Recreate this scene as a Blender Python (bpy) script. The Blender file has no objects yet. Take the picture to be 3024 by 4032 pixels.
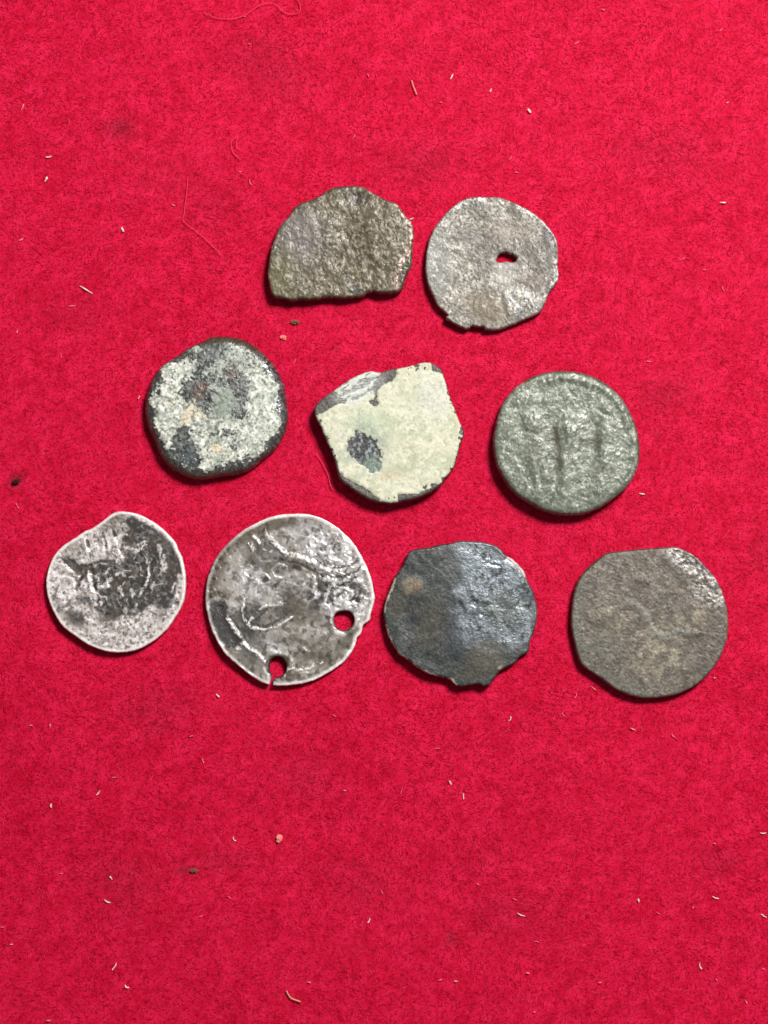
import bpy, math
import numpy as np

# ------------------------------------------------------------------ camera, world, lamps, exposure
scene = bpy.context.scene
col = scene.collection
PX, PY = 3024, 4032                    # photograph size
MMPX = 0.0357e-3                       # metres per photograph pixel on the cloth (coins about 20 mm)
DIST, TILT = 0.30, math.radians(4.0)
HALF = (PY * MMPX / 2) / DIST
cam_d = bpy.data.cameras.new("camera")
cam_d.sensor_fit = 'VERTICAL'
cam_d.sensor_height = 36.0
cam_d.lens = 18.0 / HALF
cam_d.clip_start, cam_d.clip_end = 0.01, 50
cam = bpy.data.objects.new("camera", cam_d)
col.objects.link(cam)
cam.location = (0, -DIST * math.sin(TILT), DIST * math.cos(TILT))
cam.rotation_euler = (TILT, 0, 0)
scene.camera = cam

world = bpy.data.worlds.new("World")
scene.world = world
world.use_nodes = True
bg = world.node_tree.nodes["Background"]
bg.inputs[0].default_value = (1.0, 0.97, 0.94, 1)
bg.inputs[1].default_value = 0.15

def lamp(name, az, el, dist, size, power, colour):
    d = bpy.data.lights.new(name, 'AREA')
    d.shape = 'DISK'
    d.size = size
    d.energy = power
    d.color = colour
    o = bpy.data.objects.new(name, d)
    col.objects.link(o)
    a, e = math.radians(az), math.radians(el)
    o.location = (dist * math.cos(e) * math.cos(a), dist * math.cos(e) * math.sin(a), dist * math.sin(e))
    o.rotation_euler = (math.pi / 2 - e, 0, a + math.pi / 2)
    return o
lamp("desk_lamp", 54, 55, 0.50, 0.13, 4.0, (1.0, 0.97, 0.93))

scene.view_settings.view_transform = 'Standard'
scene.view_settings.look = 'None'
scene.view_settings.exposure = 0.0
scene.view_settings.gamma = 1.0
scene.view_settings.use_curve_mapping = False

# ------------------------------------------------------------------ helpers
MM = 1e-3

def unproject(px, py, z):
    """photograph pixel -> x, y on the horizontal plane at height z"""
    k = 2 * HALF / PY
    dx = (np.asarray(px, float) - PX / 2) * k
    dy = (PY / 2 - np.asarray(py, float)) * k
    c, s = math.cos(TILT), math.sin(TILT)
    wy = dy * c + s
    wz = dy * s - c
    t = (z - cam.location.z) / wz
    return cam.location.x + dx * t, cam.location.y + wy * t

def lin(c):
    c = np.asarray(c, float) / 255.0
    return np.where(c <= 0.04045, c / 12.92, ((c + 0.055) / 1.055) ** 2.4)

def sstep(a, b, x):
    t = np.clip((x - a) / (b - a), 0, 1)
    return t * t * (3 - 2 * t)

_LAT = {}
def vnoise(x, y, seed):
    if seed not in _LAT:
        _LAT[seed] = np.random.RandomState(seed).rand(256, 256)
    L = _LAT[seed]
    xi, yi = np.floor(x).astype(int), np.floor(y).astype(int)
    fx, fy = x - xi, y - yi
    fx = fx * fx * fx * (fx * (fx * 6 - 15) + 10)
    fy = fy * fy * fy * (fy * (fy * 6 - 15) + 10)
    a, b = xi & 255, yi & 255
    a1, b1 = (a + 1) & 255, (b + 1) & 255
    return ((L[a, b] * (1 - fx) + L[a1, b] * fx) * (1 - fy) + (L[a, b1] * (1 - fx) + L[a1, b1] * fx) * fy) * 2 - 1

def fbm(x, y, scale, octaves=3, seed=0, gain=0.5):
    """noise in about -1..1, features about `scale` wide"""
    out, amp, tot = 0, 1.0, 0.0
    u, v = x * 0.94 + y * 0.342, y * 0.94 - x * 0.342
    for o in range(octaves):
        f = 2 ** o / scale
        out = out + amp * vnoise(u * f + 17.3 * o, v * f - 9.1 * o, seed + o)
        tot += amp
        amp *= gain
    return out / tot * 1.5

def sd_poly(x, y, pts):
    """signed distance, positive inside"""
    p = np.asarray(pts, float)
    q = np.roll(p, -1, 0)
    d2 = np.full(x.shape, 1e18)
    ins = np.zeros(x.shape, bool)
    for (ax, ay), (bx, by) in zip(p, q):
        ex, ey = bx - ax, by - ay
        L = ex * ex + ey * ey
        if L == 0:
            continue
        t = np.clip(((x - ax) * ex + (y - ay) * ey) / L, 0, 1)
        d2 = np.minimum(d2, (x - ax - t * ex) ** 2 + (y - ay - t * ey) ** 2)
        if ay != by:
            ins ^= ((ay > y) != (by > y)) & (x < ex * (y - ay) / (by - ay) + ax)
    d = np.sqrt(d2)
    return np.where(ins, d, -d)

def d_line(x, y, pts):
    d2 = np.full(x.shape, 1e18)
    for (ax, ay), (bx, by) in zip(pts[:-1], pts[1:]):
        ex, ey = bx - ax, by - ay
        L = max(ex * ex + ey * ey, 1e-9)
        t = np.clip(((x - ax) * ex + (y - ay) * ey) / L, 0, 1)
        d2 = np.minimum(d2, (x - ax - t * ex) ** 2 + (y - ay - t * ey) ** 2)
    return np.sqrt(d2)

def smooth_loop(pts, n=4):
    p = np.asarray(pts, float)
    a, b, c, d = np.roll(p, 1, 0), p, np.roll(p, -1, 0), np.roll(p, -2, 0)
    out = []
    for i in range(n):
        t = i / n
        out.append(0.5 * (2 * b + (c - a) * t + (2 * a - 5 * b + 4 * c - d) * t * t + (3 * b - a - 3 * c + d) * t ** 3))
    return np.stack(out, 1).reshape(-1, 2)

def smooth_path(pts, n=4):
    p = np.asarray(pts, float)
    p = np.vstack([2 * p[0] - p[1], p, 2 * p[-1] - p[-2]])
    out = []
    for i in range(1, len(p) - 2):
        a, b, c, d = p[i - 1:i + 3]
        for k in range(n):
            t = k / n
            out.append(0.5 * (2 * b + (c - a) * t + (2 * a - 5 * b + 4 * c - d) * t * t + (3 * b - a - 3 * c + d) * t ** 3))
    out.append(p[-2])
    return np.array(out)

class Canvas:
    """mask drawing in the enlarged crop's pixels, with organic edges"""
    def __init__(self, X, Y, seed, warp=9):
        self.x0, self.y0 = X, Y
        self.seed = seed
        self.X = X + warp * fbm(X, Y, 38, 3, seed + 50, 0.6)
        self.Y = Y + warp * fbm(X, Y, 38, 3, seed + 60, 0.6)
    def blob(self, cx, cy, rx, ry=None, rot=0, soft=0.35):
        ry = ry or rx
        c, s = math.cos(math.radians(rot)), math.sin(math.radians(rot))
        u, v = self.X - cx, self.Y - cy
        r = np.hypot((u * c + v * s) / rx, (v * c - u * s) / ry)
        return 1 - sstep(1 - soft, 1 + soft, r)
    def line(self, pts, w, soft=0.5):
        d = d_line(self.X, self.Y, smooth_path(pts) if len(pts) > 2 else pts)
        return 1 - sstep(w * (1 - soft), w * (1 + soft), d)
    def ridge(self, pts, w):
        d = d_line(self.X, self.Y, smooth_path(pts) if len(pts) > 2 else pts)
        return np.exp(-(d / w) ** 2)
    def poly(self, pts, soft=10):
        return sstep(-soft, soft, sd_poly(self.X, self.Y, pts))
    def n(self, scale, octaves=3, k=0, gain=0.5):
        return fbm(self.x0, self.y0, scale, octaves, self.seed * 7 + k, gain)

def mix(C, rgb, m):
    c = lin(rgb)
    m = np.clip(m, 0, 1)[:, None]
    return C * (1 - m) + c[None, :] * m

def field_mesh(field, bounds, step):
    """triangles of the region field(x, y) > 0 on a grid, its edge cut exactly; field is in crop pixels"""
    x0, y0, x1, y1 = bounds
    nx, ny = int((x1 - x0) / step) + 1, int((y1 - y0) / step) + 1
    gx, gy = np.meshgrid(x0 + np.arange(nx) * step, y0 + np.arange(ny) * step)
    gx = gx + (np.arange(ny)[:, None] % 2) * step * 0.5
    X, Y = gx.ravel().copy(), gy.ravel().copy()
    phi = field(X, Y)
    e = step * 0.25
    near = np.abs(phi) < step * 2
    gxn = np.zeros_like(phi); gyn = np.zeros_like(phi)
    gxn[near] = (field(X[near] + e, Y[near]) - field(X[near] - e, Y[near])) / (2 * e)
    gyn[near] = (field(X[near], Y[near] + e) - field(X[near], Y[near] - e)) / (2 * e)
    g2 = np.maximum(gxn ** 2 + gyn ** 2, 0.05)
    snap = near & (np.abs(phi) < 0.32 * step * np.sqrt(g2))
    X[snap] -= (phi * gxn / g2)[snap]
    Y[snap] -= (phi * gyn / g2)[snap]
    phi[snap] = 0
    idx = np.arange(nx * ny).reshape(ny, nx)
    a, b, c, d = idx[:-1, :-1], idx[:-1, 1:], idx[1:, :-1], idx[1:, 1:]
    odd = (np.arange(ny - 1) % 2 == 1)[:, None] & np.ones((1, nx - 1), bool)
    t1 = np.where(odd[..., None], np.stack([a, d, c], -1), np.stack([a, b, c], -1))
    t2 = np.where(odd[..., None], np.stack([a, b, d], -1), np.stack([b, d, c], -1))
    T = np.concatenate([t1.reshape(-1, 3), t2.reshape(-1, 3)])
    s = np.sign(phi)[T]
    T = T[(s > 0).any(1)]
    s = np.sign(phi)[T]
    full = T[(s >= 0).all(1)]
    cut = T[(s < 0).any(1)]
    VX, VY = list(X), list(Y)
    cache, extra = {}, []
    def cross(i, j):
        k = (i, j) if i < j else (j, i)
        if k not in cache:
            t = phi[i] / (phi[i] - phi[j])
            cache[k] = len(VX)
            VX.append(X[i] + t * (X[j] - X[i])); VY.append(Y[i] + t * (Y[j] - Y[i]))
        return cache[k]
    for tri in cut.tolist():
        poly = []
        for q in range(3):
            i, j = tri[q], tri[(q + 1) % 3]
            if phi[i] >= 0:
                poly.append(i)
            if phi[i] * phi[j] < 0:
                poly.append(cross(i, j))
        for q in range(1, len(poly) - 1):
            extra.append((poly[0], poly[q], poly[q + 1]))
    T = np.vstack([full, np.array(extra, int).reshape(-1, 3)])
    used, inv = np.unique(T, return_inverse=True)
    T = inv.reshape(-1, 3)
    VX, VY = np.array(VX)[used], np.array(VY)[used]
    # image y points down: flip so that faces look up
    area = (VX[T[:, 1]] - VX[T[:, 0]]) * (VY[T[:, 2]] - VY[T[:, 0]]) - (VX[T[:, 2]] - VX[T[:, 0]]) * (VY[T[:, 1]] - VY[T[:, 0]])
    T = T[np.abs(area) > 1e-9]; area = area[np.abs(area) > 1e-9]
    T[area > 0] = T[area > 0][:, ::-1]
    E = np.concatenate([T[:, [0, 1]], T[:, [1, 2]], T[:, [2, 0]]])
    key = np.sort(E, 1)
    key = key[:, 0].astype(np.int64) * len(VX) + key[:, 1]
    _, first, cnt = np.unique(key, return_index=True, return_counts=True)
    return VX, VY, T, E[first[cnt == 1]]

def make_mesh(name, V, faces, attrs=None, smooth=True):
    me = bpy.data.meshes.new(name)
    V = np.ascontiguousarray(V, np.float32)
    me.vertices.add(len(V))
    me.vertices.foreach_set("co", V.ravel())
    n = sum(len(f) * f.shape[1] for f in faces)
    m = sum(len(f) for f in faces)
    me.loops.add(n)
    me.loops.foreach_set("vertex_index", np.concatenate([f.ravel() for f in faces]).astype(np.int32))
    me.polygons.add(m)
    sizes = np.concatenate([np.full(len(f), f.shape[1]) for f in faces])
    me.polygons.foreach_set("loop_start", np.concatenate([[0], np.cumsum(sizes)[:-1]]).astype(np.int32))
    me.polygons.foreach_set("use_smooth", np.full(m, smooth, bool))
    me.update(calc_edges=True)
    for k, v in (attrs or {}).items():
        if v.ndim == 2:
            at = me.attributes.new(k, 'FLOAT_COLOR', 'POINT')
            at.data.foreach_set("color", np.ascontiguousarray(np.hstack([v, np.ones((len(v), 1))]), np.float32).ravel())
        else:
            at = me.attributes.new(k, 'FLOAT', 'POINT')
            at.data.foreach_set("value", np.ascontiguousarray(v, np.float32))
    return me

def link(name, me, mat, loc=(0, 0, 0), parent=None, label=None, cat=None, group=None, kind=None):
    o = bpy.data.objects.new(name, me)
    col.objects.link(o)
    o.location = loc
    if me and mat and not me.materials:
        me.materials.append(mat)
    if parent:
        o.parent = parent
    for k, v in (("label", label), ("category", cat), ("group", group), ("kind", kind)):
        if v:
            o[k] = v
    return o

# ------------------------------------------------------------------ materials
def nodes_of(name):
    m = bpy.data.materials.new(name)
    m.use_nodes = True
    nt = m.node_tree
    return m, nt, nt.nodes["Principled BSDF"]

def math_node(nt, op, a, b):
    n = nt.nodes.new("ShaderNodeMath"); n.operation = op
    for i, v in enumerate((a, b)):
        if hasattr(v, "links"):
            nt.links.new(v, n.inputs[i])
        else:
            n.inputs[i].default_value = v
    return n.outputs[0]

def noise_node(nt, scale, detail, rough=0.6):
    tc = nt.nodes.new("ShaderNodeTexCoord")
    n = nt.nodes.new("ShaderNodeTexNoise")
    n.inputs["Scale"].default_value = scale
    n.inputs["Detail"].default_value = detail
    n.inputs["Roughness"].default_value = rough
    nt.links.new(tc.outputs["Object"], n.inputs["Vector"])
    return n.outputs[0]

def coin_material(name, grain=0.5, bump=0.25, bump_scale=2600, spec=0.5):
    """patina colour, gloss and bare-metal maps of the coin with fine procedural grain on top"""
    m, nt, b = nodes_of(name)
    def attr(k):
        a = nt.nodes.new("ShaderNodeAttribute"); a.attribute_name = k
        return a
    n1 = noise_node(nt, 2300, 3, 0.65)
    f = math_node(nt, 'MULTIPLY_ADD', n1, 4.5 * grain)
    f.node.inputs[2].default_value = 1 - 2.25 * grain
    f = math_node(nt, 'MAXIMUM', f, 0.25)
    mx = nt.nodes.new("ShaderNodeVectorMath"); mx.operation = 'SCALE'
    nt.links.new(attr("patina").outputs["Color"], mx.inputs[0])
    nt.links.new(f, mx.inputs["Scale"])
    nt.links.new(mx.outputs[0], b.inputs["Base Color"])
    r = math_node(nt, 'ADD', attr("gloss").outputs["Fac"], math_node(nt, 'MULTIPLY_ADD', noise_node(nt, 3100, 2), 0.3))
    r.node.inputs[1].links[0].from_node.inputs[2].default_value = -0.15
    nt.links.new(r, b.inputs["Roughness"])
    nt.links.new(attr("bare").outputs["Fac"], b.inputs["Metallic"])
    b.inputs["Specular IOR Level"].default_value = spec
    bp = nt.nodes.new("ShaderNodeBump")
    bp.inputs["Strength"].default_value = bump
    bp.inputs["Distance"].default_value = 0.00012
    nt.links.new(noise_node(nt, bump_scale, 3, 0.6), bp.inputs["Height"])
    nt.links.new(bp.outputs[0], b.inputs["Normal"])
    return m

def felt_material(name, low, high, thin=False):
    m, nt, b = nodes_of(name)
    a = nt.nodes.new("ShaderNodeAttribute"); a.attribute_name = "dye"
    ramp = nt.nodes.new("ShaderNodeMix"); ramp.data_type = 'RGBA'
    ramp.inputs["A"].default_value = (*low, 1)
    ramp.inputs["B"].default_value = (*high, 1)
    nt.links.new(a.outputs["Fac"], ramp.inputs["Factor"])
    st = nt.nodes.new("ShaderNodeAttribute"); st.attribute_name = "stain"
    m2 = nt.nodes.new("ShaderNodeMix"); m2.data_type = 'RGBA'
    nt.links.new(st.outputs["Fac"], m2.inputs["Factor"])
    nt.links.new(ramp.outputs["Result"], m2.inputs["A"])
    m2.inputs["B"].default_value = (0.10, 0.012, 0.018, 1)
    nt.links.new(m2.outputs["Result"], b.inputs["Base Color"])
    b.inputs["Roughness"].default_value = 0.75
    b.inputs["Specular IOR Level"].default_value = 0.12
    if thin:                                    # thin dyed fibres let some light through
        tr = nt.nodes.new("ShaderNodeBsdfTranslucent")
        nt.links.new(m2.outputs["Result"], tr.inputs["Color"])
        ms = nt.nodes.new("ShaderNodeMixShader")
        ms.inputs[0].default_value = 0.55
        nt.links.new(b.outputs[0], ms.inputs[1])
        nt.links.new(tr.outputs[0], ms.inputs[2])
        nt.links.new(ms.outputs[0], nt.nodes["Material Output"].inputs["Surface"])
    return m

def plain_material(name, rgb, rough=0.7, var=0.25, scale=3000):
    m, nt, b = nodes_of(name)
    n = noise_node(nt, scale, 2)
    mx = nt.nodes.new("ShaderNodeMix"); mx.data_type = 'RGBA'
    c = lin(rgb)
    mx.inputs["A"].default_value = (*(c * (1 - var)), 1)
    mx.inputs["B"].default_value = (*np.minimum(c * (1 + var), 1), 1)
    nt.links.new(n, mx.inputs["Factor"])
    nt.links.new(mx.outputs["Result"], b.inputs["Base Color"])
    b.inputs["Roughness"].default_value = rough
    b.inputs["Specular IOR Level"].default_value = 0.2
    return m

# ------------------------------------------------------------------ the red felt cloth
STAINS = [(470, 512, 60, 48, .42), (462, 502, 24, 20, .55), (1010, 225, 150, 110, .16), (1080, 300, 140, 90, .18), (2620, 1560, 110, 70, .22),
          (2640, 600, 230, 120, .12), (1650, 640, 160, 90, .18), (600, 2790, 150, 70, .18), (610, 2860, 60, 50, .22),
          (62, 1897, 26, 24, .8), (880, 3390, 150, 60, .16), (740, 3425, 42, 30, .55), (3000, 2160, 60, 120, .15),
          (2000, 3600, 200, 130, .12), (1770, 3700, 30, 25, .45), (1440, 3480, 180, 90, .12), (480, 3480, 150, 120, .18),
          (1215, 3060, 120, 90, .16), (2830, 3390, 90, 60, .18), (1880, 3380, 160, 100, .10), (2000, 1200, 40, 30, .2),
          (640, 690, 160, 120, .10), (300, 1260, 120, 70, .12), (830, 800, 160, 130, .10)]
STW = [(*[float(v) for v in unproject(a, b, 0.0)], c * MMPX, d * MMPX, e) for a, b, c, d, e in STAINS]

def stain_at(x, y):
    s = np.zeros(x.shape)
    w = 0.6 * MM
    xx = x + w * fbm(x, y, 1.6 * MM, 3, 301)
    yy = y + w * fbm(x, y, 1.6 * MM, 3, 311)
    for cx, cy, rx, ry, k in STW:
        s = np.maximum(s, k * np.exp(-1.2 * (((xx - cx) / rx) ** 2 + ((yy - cy) / ry) ** 2)))
    return s

def felt_height(x, y):
    return MM * (0.24 * fbm(x, y, 11 * MM, 3, 320) + 0.04 * fbm(x, y, 1.3 * MM, 2, 330))

felt_low, felt_high = (0.49, 0.0004, 0.028), (0.86, 0.020, 0.118)
def build_felt():
    rng = np.random.RandomState(7)
    step = 0.55 * MM
    nx, ny = int(0.30 / step), int(0.34 / step)
    gx, gy = np.meshgrid((np.arange(nx) - nx / 2) * step, (np.arange(ny) - ny / 2) * step)
    x, y = gx.ravel(), gy.ravel()
    z = felt_height(x, y) - 0.02 * MM
    idx = np.arange(nx * ny).reshape(ny, nx)
    q = np.stack([idx[:-1, :-1], idx[:-1, 1:], idx[1:, 1:], idx[1:, :-1]], -1).reshape(-1, 4)
    # the cloth is 2 mm thick: skirt and underside
    rim = np.concatenate([idx[0, :-1], idx[:-1, -1], idx[-1, :0:-1], idx[:0:-1, 0]])
    nb = len(x)
    bx, by = x[rim], y[rim]
    V = np.vstack([np.c_[x, y, z], np.c_[bx, by, np.full(len(rim), -2 * MM)]])
    k = np.arange(len(rim)); k2 = np.roll(k, -1)
    skirt = np.stack([rim[k2], rim[k], nb + k, nb + k2], -1)
    dye = np.clip(0.15 + 0.2 * fbm(V[:, 0], V[:, 1], 1.2 * MM, 2, 340), 0, 1)
    me = make_mesh("felt_cloth", V, [q, skirt], {"dye": dye, "stain": stain_at(V[:, 0], V[:, 1])})
    cloth = link("felt_cloth", me, felt_material("red_felt", felt_low, felt_high), kind="structure")

    def fibres(n, L, W, segs, lift, curl, lo, hi, half_w, half_h, raise_mm=0.0):
        px = (rng.rand(n) * 2 - 1) * half_w
        py = (rng.rand(n) * 2 - 1) * half_h
        ang = rng.rand(n) * 2 * np.pi
        # the nap leans a little the same way over patches of a few millimetres
        ang = np.where(rng.rand(n) < 0.45, 0.4 + 1.3 * fbm(px, py, 7 * MM, 2, 350) + rng.randn(n) * 0.5, ang)
        ln = L * np.exp(rng.randn(n) * 0.35)
        wd = W * (0.7 + 0.6 * rng.rand(n))
        kap = rng.randn(n) * curl
        top = felt_height(px, py) + raise_mm * MM + lift * MM * rng.rand(n) ** 1.3
        tilt = rng.randn(n) * 0.04
        pts = []
        cx, cy = px.copy(), py.copy()
        a = ang.copy()
        for s in range(segs + 1):
            t = s / segs
            nxv, nyv = -np.sin(a), np.cos(a)
            w = wd * (0.45 + 0.55 * math.sin(math.pi * min(max(t, 0.08), 0.92)))
            zz = top + ln * tilt * (t - 0.5) - 0.14 * ln * (t - 0.5) ** 2
            roll = 0.12 * np.sin(px * 9e4 + t * 2)
            pts.append(np.stack([np.c_[cx - nxv * w / 2, cy - nyv * w / 2, zz - roll * w / 2],
                                 np.c_[cx + nxv * w / 2, cy + nyv * w / 2, zz + roll * w / 2]], 1))
            cx = cx + np.cos(a) * ln / segs
            cy = cy + np.sin(a) * ln / segs
            a = a + kap / segs
        P = np.stack(pts, 1)                       # n, segs+1, 2, 3
        base = np.arange(n)[:, None] * (segs + 1) * 2 + np.arange(segs)[None, :] * 2
        F = np.stack([base, base + 2, base + 3, base + 1], -1).reshape(-1, 4)
        d = lo + (hi - lo) * rng.rand(n) ** 1.7 + 0.40 * fbm(px, py, 0.42 * MM, 2, 362) + 0.06 * fbm(px, py, 2.2 * MM, 3, 360) + 0.12 * fbm(px, py, 14 * MM, 3, 365)
        st = stain_at(px, py)
        rep = (segs + 1) * 2
        return P.reshape(-1, 3), F, np.repeat(np.clip(d, 0, 1), rep), np.repeat(st, rep)
    hw, hh = 0.066, 0.085
    A = fibres(380000, 0.48 * MM, 0.080 * MM, 2, 0.035, 1.6, -0.1, 0.75, hw, hh)
    B = fibres(30000, 0.8 * MM, 0.050 * MM, 5, 0.02, 3.0, 0.2, 1.2, hw, hh, 0.03)
    me = make_mesh("fibre_nap", A[0], [A[1]], {"dye": A[2], "stain": A[3]})
    link("fibre_nap", me, felt_material("red_felt_fibre", felt_low, felt_high, True), parent=cloth, kind="stuff")
    me = make_mesh("loose_fuzz", B[0], [B[1]], {"dye": B[2], "stain": B[3]})
    link("loose_fuzz", me, felt_material("pink_felt_fuzz", (0.70, 0.010, 0.075), (1.0, 0.085, 0.21), True), parent=cloth, kind="stuff")
    return cloth
build_felt()

# ------------------------------------------------------------------ coins
BASE = 0.22 * MM            # a coin rests this deep in the nap

def build_coin(name, label, crop, outline, mat, thick, edge, relief, paint, holes=(), slits=(), jag=3.0, warp=None, step_mm=0.105,
               seed=1, bulge=0.06, crusts=(), slope=None):
    ox, oy, sc = crop
    u = MMPX / sc                               # metres per enlarged pixel
    step = step_mm * MM / u
    loop = smooth_loop(outline, 3)
    hl = [smooth_loop(h, 3) for h in holes]
    def field(X, Y):
        j = jag * fbm(X, Y, 34, 3, seed + 900, 0.6)
        f = sd_poly(X, Y, loop) + j
        for h in hl:
            f = np.minimum(f, -sd_poly(X, Y, h) + j)
        for pts, w in slits:
            f = np.minimum(f, d_line(X, Y, pts) - w + 0.6 * j)
        return f
    lo, hi = loop.min(0) - 20, loop.max(0) + 20
    X, Y, T, E = field_mesh(field, (lo[0], lo[1], hi[0], hi[1]), step)
    cv = Canvas(X, Y, seed)
    d = np.maximum(field(X, Y), 0) * u
    zref = BASE + thick
    wx, wy = unproject(ox + X / sc, oy + Y / sc, zref)
    cx, cy = unproject(ox + loop[:, 0].mean() / sc, oy + loop[:, 1].mean() / sc, zref)
    bend = warp(cv) * MM if warp is not None else np.zeros(len(X))
    bend = bend - bend.min()
    R = edge * MM
    drop = R * (1 - np.sqrt(1 - (1 - np.minimum(d / R, 1)) ** 2))
    rel = relief(cv, d / MM) * MM
    ztop = BASE + bend + thick - drop + rel * sstep(0, 0.25 * MM, d)
    if slope is not None:
        ztop = ztop + slope(cv) * MM
    C, gloss, bare = paint(cv, d / MM)
    n = len(X)
    # boundary rows (walls) and underside
    bverts, inv = np.unique(E, return_inverse=True)
    bi = inv.reshape(-1, 2)
    e = 1.0
    gx = field(X[bverts] + e, Y[bverts]) - field(X[bverts] - e, Y[bverts])
    gy = field(X[bverts], Y[bverts] + e) - field(X[bverts], Y[bverts] - e)
    g = np.maximum(np.hypot(gx, gy), 1e-6)
    outx, outy = -gx / g, gy / g
    zb = BASE + bend
    rows, nb = [], len(bverts)
    hgt = ztop[bverts] - zb[bverts]
    wob = 0.05 * MM * fbm(X[bverts], Y[bverts], 30, 3, seed + 77)
    V = [np.c_[wx, wy, ztop]]
    ring_ids = [bverts]
    cnt = n
    for t, b in ((0.72, 0.8), (0.4, 1.0), (0.12, 0.6)):
        o = (bulge * MM * b + wob * b)
        V.append(np.c_[wx[bverts] + outx * o, wy[bverts] + outy * o, zb[bverts] + hgt * t])
        ring_ids.append(cnt + np.arange(nb)); cnt += nb
    V.append(np.c_[wx, wy, zb])
    ring_ids.append(cnt + bverts)
    quads = []
    for r0, r1 in zip(ring_ids[:-1], ring_ids[1:]):
        quads.append(np.stack([r0[bi[:, 1]], r0[bi[:, 0]], r1[bi[:, 0]], r1[bi[:, 1]]], -1))
    faces = [T, np.vstack(quads), T[:, ::-1] + cnt]
    V = np.vstack(V) - np.array([float(cx), float(cy), 0.0])
    def ext(a):
        return np.concatenate([a, a[bverts], a[bverts], a[bverts], a])
    me = make_mesh(name, V, faces, {"patina": ext(C), "gloss": ext(gloss), "bare": ext(bare)})
    if crusts:                                  # metal body and the crust grown on it are two parts of one coin
        coin = link(name, None, None, (float(cx), float(cy), 0), None, label, "coin", "old coins laid out on the felt")
        link("metal_body", me, mat, parent=coin)
    else:
        coin = link(name, me, mat, (float(cx), float(cy), 0), None, label, "coin", "old coins laid out on the felt")
    for cname, cfield, cthick, cpaint, crelief, cmat, clabel in crusts:
        def f2(X, Y):
            return np.minimum(field(X, Y) - 3, cfield(Canvas(X, Y, seed)) )
        X2, Y2, T2, E2 = field_mesh(f2, (lo[0], lo[1], hi[0], hi[1]), step)
        cv2 = Canvas(X2, Y2, seed)
        d2 = np.maximum(field(X2, Y2), 0) * u
        e2 = np.maximum(f2(X2, Y2), 0) * u
        bend2 = warp(cv2) * MM if warp is not None else np.zeros(len(X2))
        bend2 = bend2 - ((warp(cv) * MM).min() if warp is not None else 0)
        drop2 = R * (1 - np.sqrt(1 - (1 - np.minimum(d2 / R, 1)) ** 2))
        zc = BASE + bend2 + thick - drop2 + relief(cv2, d2 / MM) * MM * sstep(0, 0.25 * MM, d2)
        if slope is not None:
            zc = zc + slope(cv2) * MM
        zt = zc + cthick * MM * (0.25 + 0.75 * sstep(0, 0.35 * MM, e2)) + crelief(cv2, e2 / MM) * MM
        zt = np.maximum(zt, zc + 0.01 * MM)
        wx2, wy2 = unproject(ox + X2 / sc, oy + Y2 / sc, zref)
        bv, inv2 = np.unique(E2, return_inverse=True)
        b2 = inv2.reshape(-1, 2)
        n2 = len(X2)
        V2 = np.vstack([np.c_[wx2, wy2, zt], np.c_[wx2[bv], wy2[bv], zc[bv] - 0.06 * MM]]) - np.array([float(cx), float(cy), 0.0])
        wall = np.stack([bv[b2[:, 1]], bv[b2[:, 0]], n2 + b2[:, 0], n2 + b2[:, 1]], -1)
        C2, g2, m2 = cpaint(cv2, e2 / MM)
        ex2 = lambda a: np.concatenate([a, a[bv]])
        me2 = make_mesh(cname, V2, [T2, wall], {"patina": ex2(C2), "gloss": ex2(g2), "bare": ex2(m2)})
        link(cname, me2, cmat, parent=coin, label=clabel)
    return coin

def full(cv, rgb):
    return np.tile(lin(rgb)[None, :], (len(cv.X), 1))

# ---- 1: olive brown broken fragment
def relief1(c, d):
    z = 0.10 * c.n(120, 3, 1) + 0.03 * c.n(34, 3, 2) + 0.026 * c.n(15, 2, 3)
    z += 0.22 * c.blob(560, 520, 190, 280, 25, .8) + 0.24 * c.blob(1180, 600, 180, 240, -20, .8) - 0.16 * c.blob(900, 640, 120, 210, 20, .8)
    z += 0.10 * c.ridge([(300, 700), (320, 860), (300, 1000), (420, 1090)], 40) + 0.09 * c.blob(240, 1060, 100, 90, 0, .5)
    z -= 0.10 * c.ridge([(1040, 770), (1130, 850), (1210, 950)], 22) - 0.06 * c.ridge([(1020, 690), (1130, 790), (1170, 870)], 30)
    z += 0.08 * c.ridge([(520, 380), (540, 480), (570, 560)], 28) - 0.12 * c.blob(985, 235, 80, 60, 0, .5)
    return z
def paint1(c, d):
    C = full(c, (86, 78, 61))
    C = mix(C, (74, 66, 50), sstep(-.1, .5, c.n(60, 3, 4)))
    C = mix(C, (126, 119, 102), sstep(.1, .6, c.n(30, 3, 5)))
    C = mix(C, (112, 106, 104), .7 * c.blob(440, 600, 200, 260, 20, .6))
    C = mix(C, (98, 94, 66), .6 * c.blob(260, 960, 130, 230, 15, .6))
    C = mix(C, (52, 46, 40), .75 * c.blob(985, 235, 90, 60, 0, .5))
    C = mix(C, (64, 50, 34), .7 * c.line([(370, 340), (470, 280), (570, 235), (680, 175), (800, 135), (960, 122), (1060, 150)], 26))
    e = c.line([(1330, 300), (1385, 380), (1460, 480), (1475, 600), (1455, 690), (1410, 790), (1360, 900), (1320, 1000), (1330, 1070)], 26)
    C = mix(C, (168, 146, 138), .8 * e * sstep(-.3, .3, c.n(24, 2, 6)))
    C = mix(C, (58, 52, 48), .8 * c.blob(1420, 890, 30, 110, 15, .5) * sstep(-.4, .2, c.n(30, 2, 8)))
    C = mix(C, (52, 60, 58), .6 * c.blob(940, 1090, 60, 40))
    return C, np.clip(.44 - .08 * e + .1 * c.n(40, 2, 7), .2, .8), .06 + .25 * e
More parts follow.
